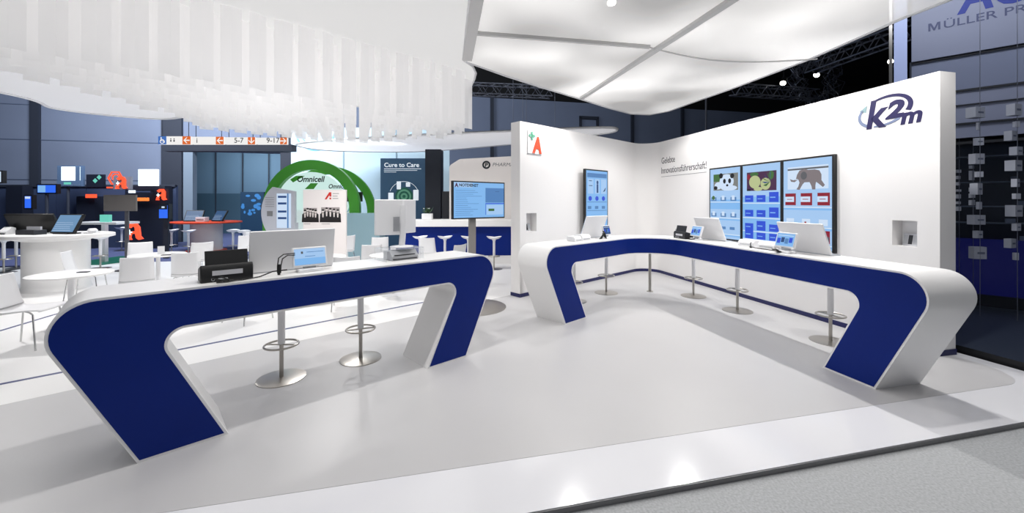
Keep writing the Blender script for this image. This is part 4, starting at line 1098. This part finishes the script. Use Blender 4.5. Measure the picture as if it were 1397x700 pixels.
# grey sign with post
f = F((0, 10.0, 0), (1, 0, 0), UP)
root = thing('sign_stand', 'plain grey rectangular sign on a perforated post behind the drum desk', 'sign', V((XX(172, 10), 10, 0)))
MB().box(f, XX(143.5, 10), XX(187.5, 10), ZZ(288, 10), ZZ(266, 10), 0, .04).build('board', mat('taupe_board', (112, 108, 106), .6), root)
m = MB().box(f, XX(170, 10), XX(175, 10), 0, ZZ(288, 10), -.03, .0); m.build('post', mat('post_grey', (84, 84, 90), .5), root)
MB().box(f, XX(164, 10), XX(181, 10), 0, .02, -.25, .25).build('base', DKGREY, root)
# teal lit low stand
root = thing('display_table', 'teal lit display table with glowing base beyond the drum desk', 'table', V((XX(130, 11), 11, 0)))
f = F((0, 11.2, 0), (1, 0, 0), UP)
MB().box(f, XX(103, 11.2), XX(168, 11.2), ZZ(306, 11.2), ZZ(303, 11.2), -.5, .2).build('top', PLAST, root)
MB().box(f, XX(138, 11.2), XX(143, 11.2), 0, ZZ(306, 11.2), -.1, .0).build('support', PLAST, root)
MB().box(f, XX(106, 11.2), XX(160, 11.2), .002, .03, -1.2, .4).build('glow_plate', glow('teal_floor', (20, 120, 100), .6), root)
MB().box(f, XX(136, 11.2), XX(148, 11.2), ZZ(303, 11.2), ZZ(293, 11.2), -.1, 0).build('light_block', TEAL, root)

# drum desk at left
Yd = 7.9; c = V(((78-CX)*Yd/FPX, Yd, 0))
root = thing('drum_desk', 'white drum shaped desk with wide rounded top at the far left', 'desk', c)
MB().lathe(c, [(.50, 0), (.48, .02), (.46, .10), (.46, .95), (.70, 1.02)], 48).build('drum', WHITE, root)
MB().lathe(c, [(.86, 1.0), (.93, 1.02), (.93, 1.075), (.90, 1.085)], 56, 1.0, .75).build('top', WHITE, root)
TD = 1.086
def touch(label, o, xd, W=.42, Hh=.27, ln=28, scr=SCRL, nm='touch_monitor'):
    f = F(o, xd, UP); root = thing(nm, label, 'monitor', o)
    MB().box(f, -W*.3, W*.3, 0, .02, -.22, .0).build('base', BLACK, root)
    g = f.shift(0, .02, -.02).lean(ln)
    MB().box(g, -W/2, W/2, 0, Hh, -.05, 0).build('housing', BLACK, root, bevel=.005)
    m = MB().use(scr).rect(g, -W/2+.025, W/2-.025, .025, Hh-.025, .001); m.use(SCRW)
    for k in range(5): m.rect(g, -W/2+.04, W/2-.1-.03*(k % 3), .05+k*.04, .055+k*.04, .0015)
    m.build('screen', None, root)
    return root
def wp(px, py, z): return fl(px, py, z)
touch('black touch monitor with pale blue screen facing the camera on the drum desk', c+V((.30, -.22, TD)), (1, -.18, 0), .58, .40, 24, glow('touch_blue', (120, 160, 200), .8))
r = thing('touch_monitor', 'black monitor turned away on the left of the drum desk', 'monitor', c+V((-.44, .06, TD))); f = F(c+V((-.44, .06, TD)), (1, .25, 0), UP)
MB().box(f, -.1, .1, 0, .03, -.1, .1).build('base', BLACK, r)
MB().box(f.shift(0, .02, 0).lean(-30), -.38, .38, 0, .42, -.03, .02).build('housing', BLACK, r, bevel=.01)
r = thing('receipt_printer', 'dark printer with white paper between the monitors on the drum desk', 'printer', c+V((-.16, -.40, TD))); f = F(c+V((-.16, -.40, TD)), (1, -.1, 0), UP)
MB().box(f, -.20, .20, 0, .09, -.2, 0).build('body', DKGREY, r, bevel=.008); MB().box(f, -.15, .15, .09, .15, -.16, -.13).build('paper', PAPER, r)
r = thing('phone_dock', 'small white handset dock on the right of the drum desk', 'phone', c+V((.72, -.05, TD))); f = F(c+V((.72, -.05, TD)), (1, 0, 0), UP)
MB().box(f, -.09, .09, 0, .02, -.1, .05).build('base', PLAST, r); MB().lathe(c+V((.72, -.02, TD+.02)), [(.05, 0), (.08, .04), (.05, .08)], 16).build('cradle', PLAST, r)
r = thing('card_terminal', 'white card terminal at the left rim of the drum desk', 'terminal', c+V((-.74, -.28, TD))); f = F(c+V((-.74, -.28, TD)), (1, 0, 0), UP)
MB().prism(F(f.p(-.08, 0, 0), -f.z, UP, f.x), [(0, 0), (.16, 0), (.16, .12), (.1, .14), (0, .05)], 0, .16).build('body', PLAST, r, bevel=.006)
MB().box(f, -.06, .06, .0, .02, .001, .006).build('keypad', BLACK, r)

# orange topped desk
Yo = 13.9; c = V(((282-CX)*Yo/FPX, Yo, 0))
root = thing('round_desk', 'white drum desk with orange red top and base before the hall gate', 'desk', c)
MB().lathe(c, [(.46, .05), (.46, .98)], 40).build('drum', mat('cream_drum', (228, 220, 216), .5), root)
MB().lathe(c, [(1.05, .98), (1.10, 1.0), (1.10, 1.03), (1.06, 1.04)], 48, 1, .8).build('top', ORANGE, root)
MB().lathe(c, [(.58, 0), (.58, .05)], 40).build('base', ORANGE, root)
touch('left touch monitor on the orange topped desk', c+V((-.28, -.3, 1.042)), (1, .2, 0), .55, .42, 30, glow('touch_dark', (70, 110, 160), .6))
touch('right touch monitor on the orange topped desk', c+V((.50, -.25, 1.042)), (1, -.3, 0), .5, .42, 30, MATS['touch_dark'])
r = thing('receipt_printer', 'cream printer between the two monitors on the orange desk', 'printer', c+V((.12, -.45, 1.042))); MB().box(F(r.location, (1, 0, 0), UP), -.16, .16, 0, .16, -.2, 0).build('body', PAPER, r, bevel=.01); MB().box(F(r.location, (1, 0, 0), UP), -.12, .12, .06, .08, .0, .006).build('slot', DKGREY, r)
# blue exhibit in the gate
Y = 17.2; f = F((0, Y, 0), (1, 0, 0), UP); m = MB(); x0, x1 = XX(328, Y), XX(360, Y)
m.use(mat('deep_teal_wall', (30, 56, 80), .4)).box(f, x0, x1, 0, ZZ(262, Y), -.1, 0); m.use(mat('aqua_print', (60, 120, 176), .4))
for k in range(14): m.oval(f, x0+random.uniform(.1, .9), ZZ(300, Y)+random.uniform(.2, 1.1), random.uniform(.03, .12), random.uniform(.04, .1), .004+k*.0005, 9)
tag(m.build('exhibit_panel', None), 'dark blue panel with watery print at the right side of the hall gate', 'panel')

# ------------------------------------------------------------------ neighbouring glass stand at right
DG = mat('neighbour_platform', (52, 60, 72), .35); DGE = mat('platform_black_edge', (8, 9, 14), .4)
poly('floor_neighbour', [pl(1.96, -8), pl(12, -8), pl(12, 2.9), pl(1.96, 2.9)], -.04, .068, DG)
struct(MB().box(F(pl(1.955, -8, -.039), v, UP), 0, 10.9, 0, .106, -.002, .004).build('trim_12', DGE, smooth=0))
DF = 4.16
fq = V((.72, -.694, 0)); fb_ = V((.694, .72, 0)); FO = V((6.6, 6.6, 0))
def FN(r, z, D=DF): return F(FO-fq*(r-2.41)+fb_*(D-4.16)+UP*z, fq, UP, -fb_)
fn = FN(2.41, 0)
LIL = mat('lilac_blue_panel', (146, 152, 176), .5); LIL2 = mat('lilac_blue_panel_low', (132, 140, 166), .4)
root = thing('exhibition_booth', 'tall dark glass fronted neighbour booth with lilac fascia at the right edge', 'booth', FN(1.5, .07).o)
MB().box(fn, 0, 10, 4.0, 6.6, -.06, .06).build('fascia', LIL, root)
MB().box(fn, 0, 10, 3.45, 3.97, -.05, 0).build('upper_band', LIL2, root)
MB().box(fn, 0, 10, 2.70, 3.42, -.05, 0).build('lower_band', LIL, root)
for z, h, nm in ((3.965, .035, 0), (3.42, .03, 0), (3.20, .015, 0), (2.90, .03, 0), (2.60, .04, 0)): MB().box(fn, 0, 10, z, z+h, .001, .03).build('rail', DKGREY, root)
BLP = mat('deep_blue_panel', (6, 8, 70), .3, emit=.4, ecol=(8, 10, 84))
MB().box(FN(2.41, 0, DF+.35), 0, 10, .07, 1.12, -.05, 0).build('blue_base_panel', BLP, root)
MB().box(FN(2.41, 0, DF+2.2), -1, 10, .07, 4.0, -.05, 0).build('back_wall', mat('neighbour_dark', (10, 14, 24), .4), root)
MB().box(FN(2.41, 0, DF+.34), 0, 10, .07, .25, -.04, .02).build('kick_panel', BLACK, root)
sh = MB()
for z in (1.05, 1.35, 1.62, 2.02, 2.45): sh.box(FN(2.41, z, DF+.8), 0, 8, 0, .02, -.3, 0)
sh.build('shelf', mat('shelf_grey', (96, 108, 124), .3, .3), root)
gr = MB()
for k in range(60):
    z = random.choice((1.07, 1.37, 1.64, 2.04, .8, .62)); r_ = random.uniform(-2.0, 2.1); a = random.uniform(.03, .16)
    gr.box(FN(r_, z, DF+.72), 0, a, 0, random.uniform(.03, .12), -.05, 0)
o = gr.build('shelf_goods', mat('shelf_goods', (84, 96, 116), .4), root); o['kind'] = 'stuff'
mullion = MB()
MB().box(fn, 0, 10, .07, 2.6, -.008, 0).build('glass_front', mat('tinted_glass', (60, 70, 90), .05, 0, alpha=.10, spec=.2), root)
MB().box(fn, -.02, .0, .07, 4.0, -.3, .04).build('end_frame', HWD, root)
MB().box(FN(1.11, 0, DF-.3), 0, .6, .35, 1.38, -.05, 0).build('grey_door', mat('grey_pillar', (92, 100, 116), .5), root)
m = MB(); fb = FN(2.41, 0); 
text('ÜLLER PR', fb.shift(.36, 4.445, .06), .17, m, .003, 0, .001, 1.25, fit=.82); m2 = MB(); m2.prism(fb.shift(.19, 4.445, .06), [(0, 0), (.024, 0), (.024, .085), (.058, .0), (.074, .0), (.108, .085), (.108, 0), (.132, 0), (.132, .122), (.1, .122), (.066, .04), (.032, .122), (0, .122)], .001, .005); m2.build('letter', mat('letter_grey_blue', (74, 82, 120), .5), root); m.build('lettering', mat('letter_grey_blue', (74, 82, 120), .5), root)
m = MB(); text('AC', fb.shift(.50, 4.63, .06), .62, m, .003, .15, .02, 1.1, fit=.68); m.build('lettering', mat('letter_blue', (16, 46, 150), .5), root)
m = MB().use(BLACK)

# lit translucent corner post left of the fascia
root = thing('corner_post', 'pale lilac lit corner post beside the lilac fascia', 'post', FN(2.55, .07).o)
MB().box(FN(2.62, 0), 0, .16, .07, 6.6, -.2, .02).build('panel', mat('post_lilac', (170, 184, 226), .3, emit=.25), root)
MB().box(FN(2.68, 0), 0, .04, .07, 6.6, -.2, .04).build('edge', STEEL, root)
# hanging product boxes
BX = mat('box_offwhite', (188, 192, 204), .6); BXP = mat('box_print', (110, 116, 136), .6)
def hang(px0, px1, py0, py1, D, label, grp):
    pc = (px0+px1)/2; k = (pc-CX)/FPX; P = FO+fb_*(D-4.16); t_ = (k*P.y-P.x)/(fq.x-k*fq.y); Yb = P.y+fq.y*t_; pos_ = P+fq*t_
    z0 = EYE-(py1-HY)*Yb/FPX; z1 = EYE-(py0-HY)*Yb/FPX; wd = (px1-px0)*Yb/FPX
    f = F(pos_+UP*z0, (1, 0, 0), UP).yaw(random.uniform(-20, 25))
    root = thing('product_box', label, 'box', pos_+UP*z0, grp)
    MB().box(f, -wd*.42, wd*.42, 0, z1-z0, -wd*.5, 0).build('carton', BX, root)
    if wd > .1: MB().rect(f, -wd*.2, wd*.3, (z1-z0)*.4, (z1-z0)*.58, .001).build('print', BXP, root)
c1 = [(1327, 1348, 146, 160), (1333.5, 1338, 167, 177), (1332, 1342, 188, 198), (1329, 1345, 209.5, 223.5), (1333, 1341.5, 234, 241.5), (1329.5, 1345, 250, 265.5), (1334.5, 1341, 275.5, 285.5), (1328, 1346.5, 293.5, 306.5), (1332, 1343, 315, 325), (1329, 1346, 337, 353.5)]
c2 = [(1381, 1398, 141.5, 157), (1385, 1392, 165.5, 173), (1376.5, 1391.5, 178.5, 191.5), (1384, 1399, 200, 211.5), (1380, 1400, 218.5, 233), (1384, 1395, 244, 255), (1385, 1393.5, 264, 271.5), (1380.5, 1400, 280, 295.5), (1385, 1395, 305, 315), (1376, 1390, 326, 338.5), (1384, 1390, 345, 355)]
o10 = ['topmost', 'second', 'third', 'fourth', 'fifth', 'sixth', 'seventh', 'eighth', 'ninth', 'tenth', 'eleventh']
for i, b in enumerate(c1): hang(*b, 3.6, 'white carton on the wire column nearest the booth wall, %s from above' % o10[i], 'white cartons hung on wires')
for i, b in enumerate(c2): hang(*b, 3.6, 'white carton on the wire column at the right picture edge, %s from above' % o10[i], 'white cartons hung on wires')
for i, (a, b) in enumerate(((495, 510), (525, 540), (555, 570), (590, 600), (613, 633), (647, 660), (672, 692))): hang(1306, 1311.5, 90+a/3.5, 90+b/3.5, 4.4, 'tiny white carton in the column right against the booth wall, %s from above' % o10[i], 'tiny cartons behind the glass')
for i, (a, b) in enumerate(((475, 490), (500, 545), (580, 600), (610, 630), (640, 665))): hang(1324.5, 1331, 90+a/3.5, 90+b/3.5, 4.4, 'tiny grey carton in the second small column behind the glass, %s from above' % o10[i], 'tiny cartons behind the glass')
for px, D, lb in ((1337, 3.6, 'thin wire carrying the column of cartons nearest the booth wall'), (1388, 3.6, 'thin wire carrying the column of cartons at the right picture edge'), (1308.7, 4.4, 'thin wire carrying tiny cartons against the booth wall'), (1327.7, 4.4, 'thin wire carrying the second column of tiny cartons')):
    k = (px-CX)/FPX; P = FO+fb_*(D-4.16); t_ = (k*P.y-P.x)/(fq.x-k*fq.y); P = P+fq*t_
    tag(MB().cyl(P+UP*.07, P+UP*6.4, .004, k=5).build('suspension_wire', TRM), lb, 'wire')

# ------------------------------------------------------------------ lights
def area(name, p, aim, sx, sy, e, col=(1, 1, 1)):
    e *= {'cafe_light': .62, 'booth_fill': .0001, 'front_fill': .12, 'panel_fill': 1.0, 'omni_fill': .55, 'hall_wall_fill': 3.8, 'corridor_fill': 1.5, 'neighbour_fill': .9}.get(name, 1.0)
    l = bpy.data.lights.new(name, 'AREA'); l.shape = 'RECTANGLE'; l.size = sx; l.size_y = sy; l.energy = e; l.color = col
    o = bpy.data.objects.new(name, l); COL.objects.link(o); o.location = p
    o.rotation_euler = (V(aim)-V(p)).to_track_quat('-Z', 'Y').to_euler(); return o
def spot(name, p, aim, e, ang=80, r=.06, col=(1, .98, .95), blend=.5):
    e *= .62*(1.6 if name == 'cafe_fill_spot' else 1.25)
    l = bpy.data.lights.new(name, 'SPOT'); l.energy = e; l.spot_size = math.radians(ang); l.spot_blend = blend; l.shadow_soft_size = r; l.color = col
    o = bpy.data.objects.new(name, l); COL.objects.link(o); o.location = p
    o.rotation_euler = (V(aim)-V(p)).to_track_quat('-Z', 'Y').to_euler(); return o
# row above the gap between the long arm and the wall
for r_ in (0.2, 2.0, 3.8): p = pl(.8, r_, 3.8); spot('wall_wash', p, p+V((0, 0, -3)), 190, 140, .05)
# above the left counter
for t in (.6, 2.2): p = OL+u*t-n_*.25+UP*3.8; spot('counter_wash', p, p+V((0, 0, -3)), 130, 140, .06)
# booth: added fill lamp out of view, spot over the short arm
#area('booth_fill', (.6, 2.4, 3.7), (1.2, 4.6, 0), 3.0, 1.6, 110)
area('front_fill', (-1.2, -1.5, 3.2), (1.0, 6, 1.0), 4, 2, 90, (.97, .98, 1))
p = OC+u*1.2+n_*.8+UP*3.8; spot('short_arm_wash', p, p+V((0, 0, -3)), 150, 140, .05)
# cafe stand
for (x, y, e) in ((-6.9, 5.4, 210), (-7.4, 8.6, 230), (-3.9, 9.9, 260), (-1.3, 9.6, 190), (-3.4, 7.4, 170), (-9.4, 7.4, 150)):
    p = V((x, y, 3.45 if y > 8 else 2.98)); spot('cafe_fill_spot', p, p+V((0, 0, -3)), e, 155, .09, (1, .985, .97), 1.0)  # lamps added to light the stand, no fixtures built
area('panel_fill', (-3.3, 5.4, 2.6), (-3.3, 5.4, 6), 1.6, 1.6, 6)  # added lamp among the cloth strips, facing up
# hall, corridor and far stands: added fill lamps without fixtures
area('hall_wall_fill', (-11, 11.5, 7.5), (-12, 18, 3), 8, 2, 420, (.86, .92, 1))
area('hall_wall_fill', (2, 13, 7.8), (3, 20, 5), 8, 2, 50, (.84, .9, 1))
area('corridor_fill', FH((d0+d1)/2, 4.6, RW+2).o, FH((d0+d1)/2, 1, RW+5).o, 4, 1, 160, (.8, .92, 1))
area('omni_fill', at(480, 190, 12.2)+V((0, 0, .2)), at(470, 250, 13.5), 3, .6, 60, (.9, .96, 1))
area('neighbour_fill', pl(2.6, .5, 5.6), pl(4.2, .8, 3.0), 2.5, 1, 60, (.88, .92, 1))
# world
wd = bpy.data.worlds.new('world'); sc.world = wd; wd.use_nodes = True
wd.node_tree.nodes['Background'].inputs[0].default_value = (.55, .65, .85, 1); wd.node_tree.nodes['Background'].inputs[1].default_value = .12
# ------------------------------------------------------------------ camera
cam = bpy.data.cameras.new('camera'); co = bpy.data.objects.new('camera', cam); COL.objects.link(co); sc.camera = co
co.location = (0, 0, EYE); co.rotation_euler = (math.radians(90), 0, 0)
cam.sensor_width = 36; cam.lens = 36*FPX/1397; cam.shift_y = -(350-HY)/1397; cam.clip_start = .05; cam.clip_end = 200
sc.view_settings.view_transform = 'Standard'; sc.view_settings.look = 'None'; sc.view_settings.exposure = 0
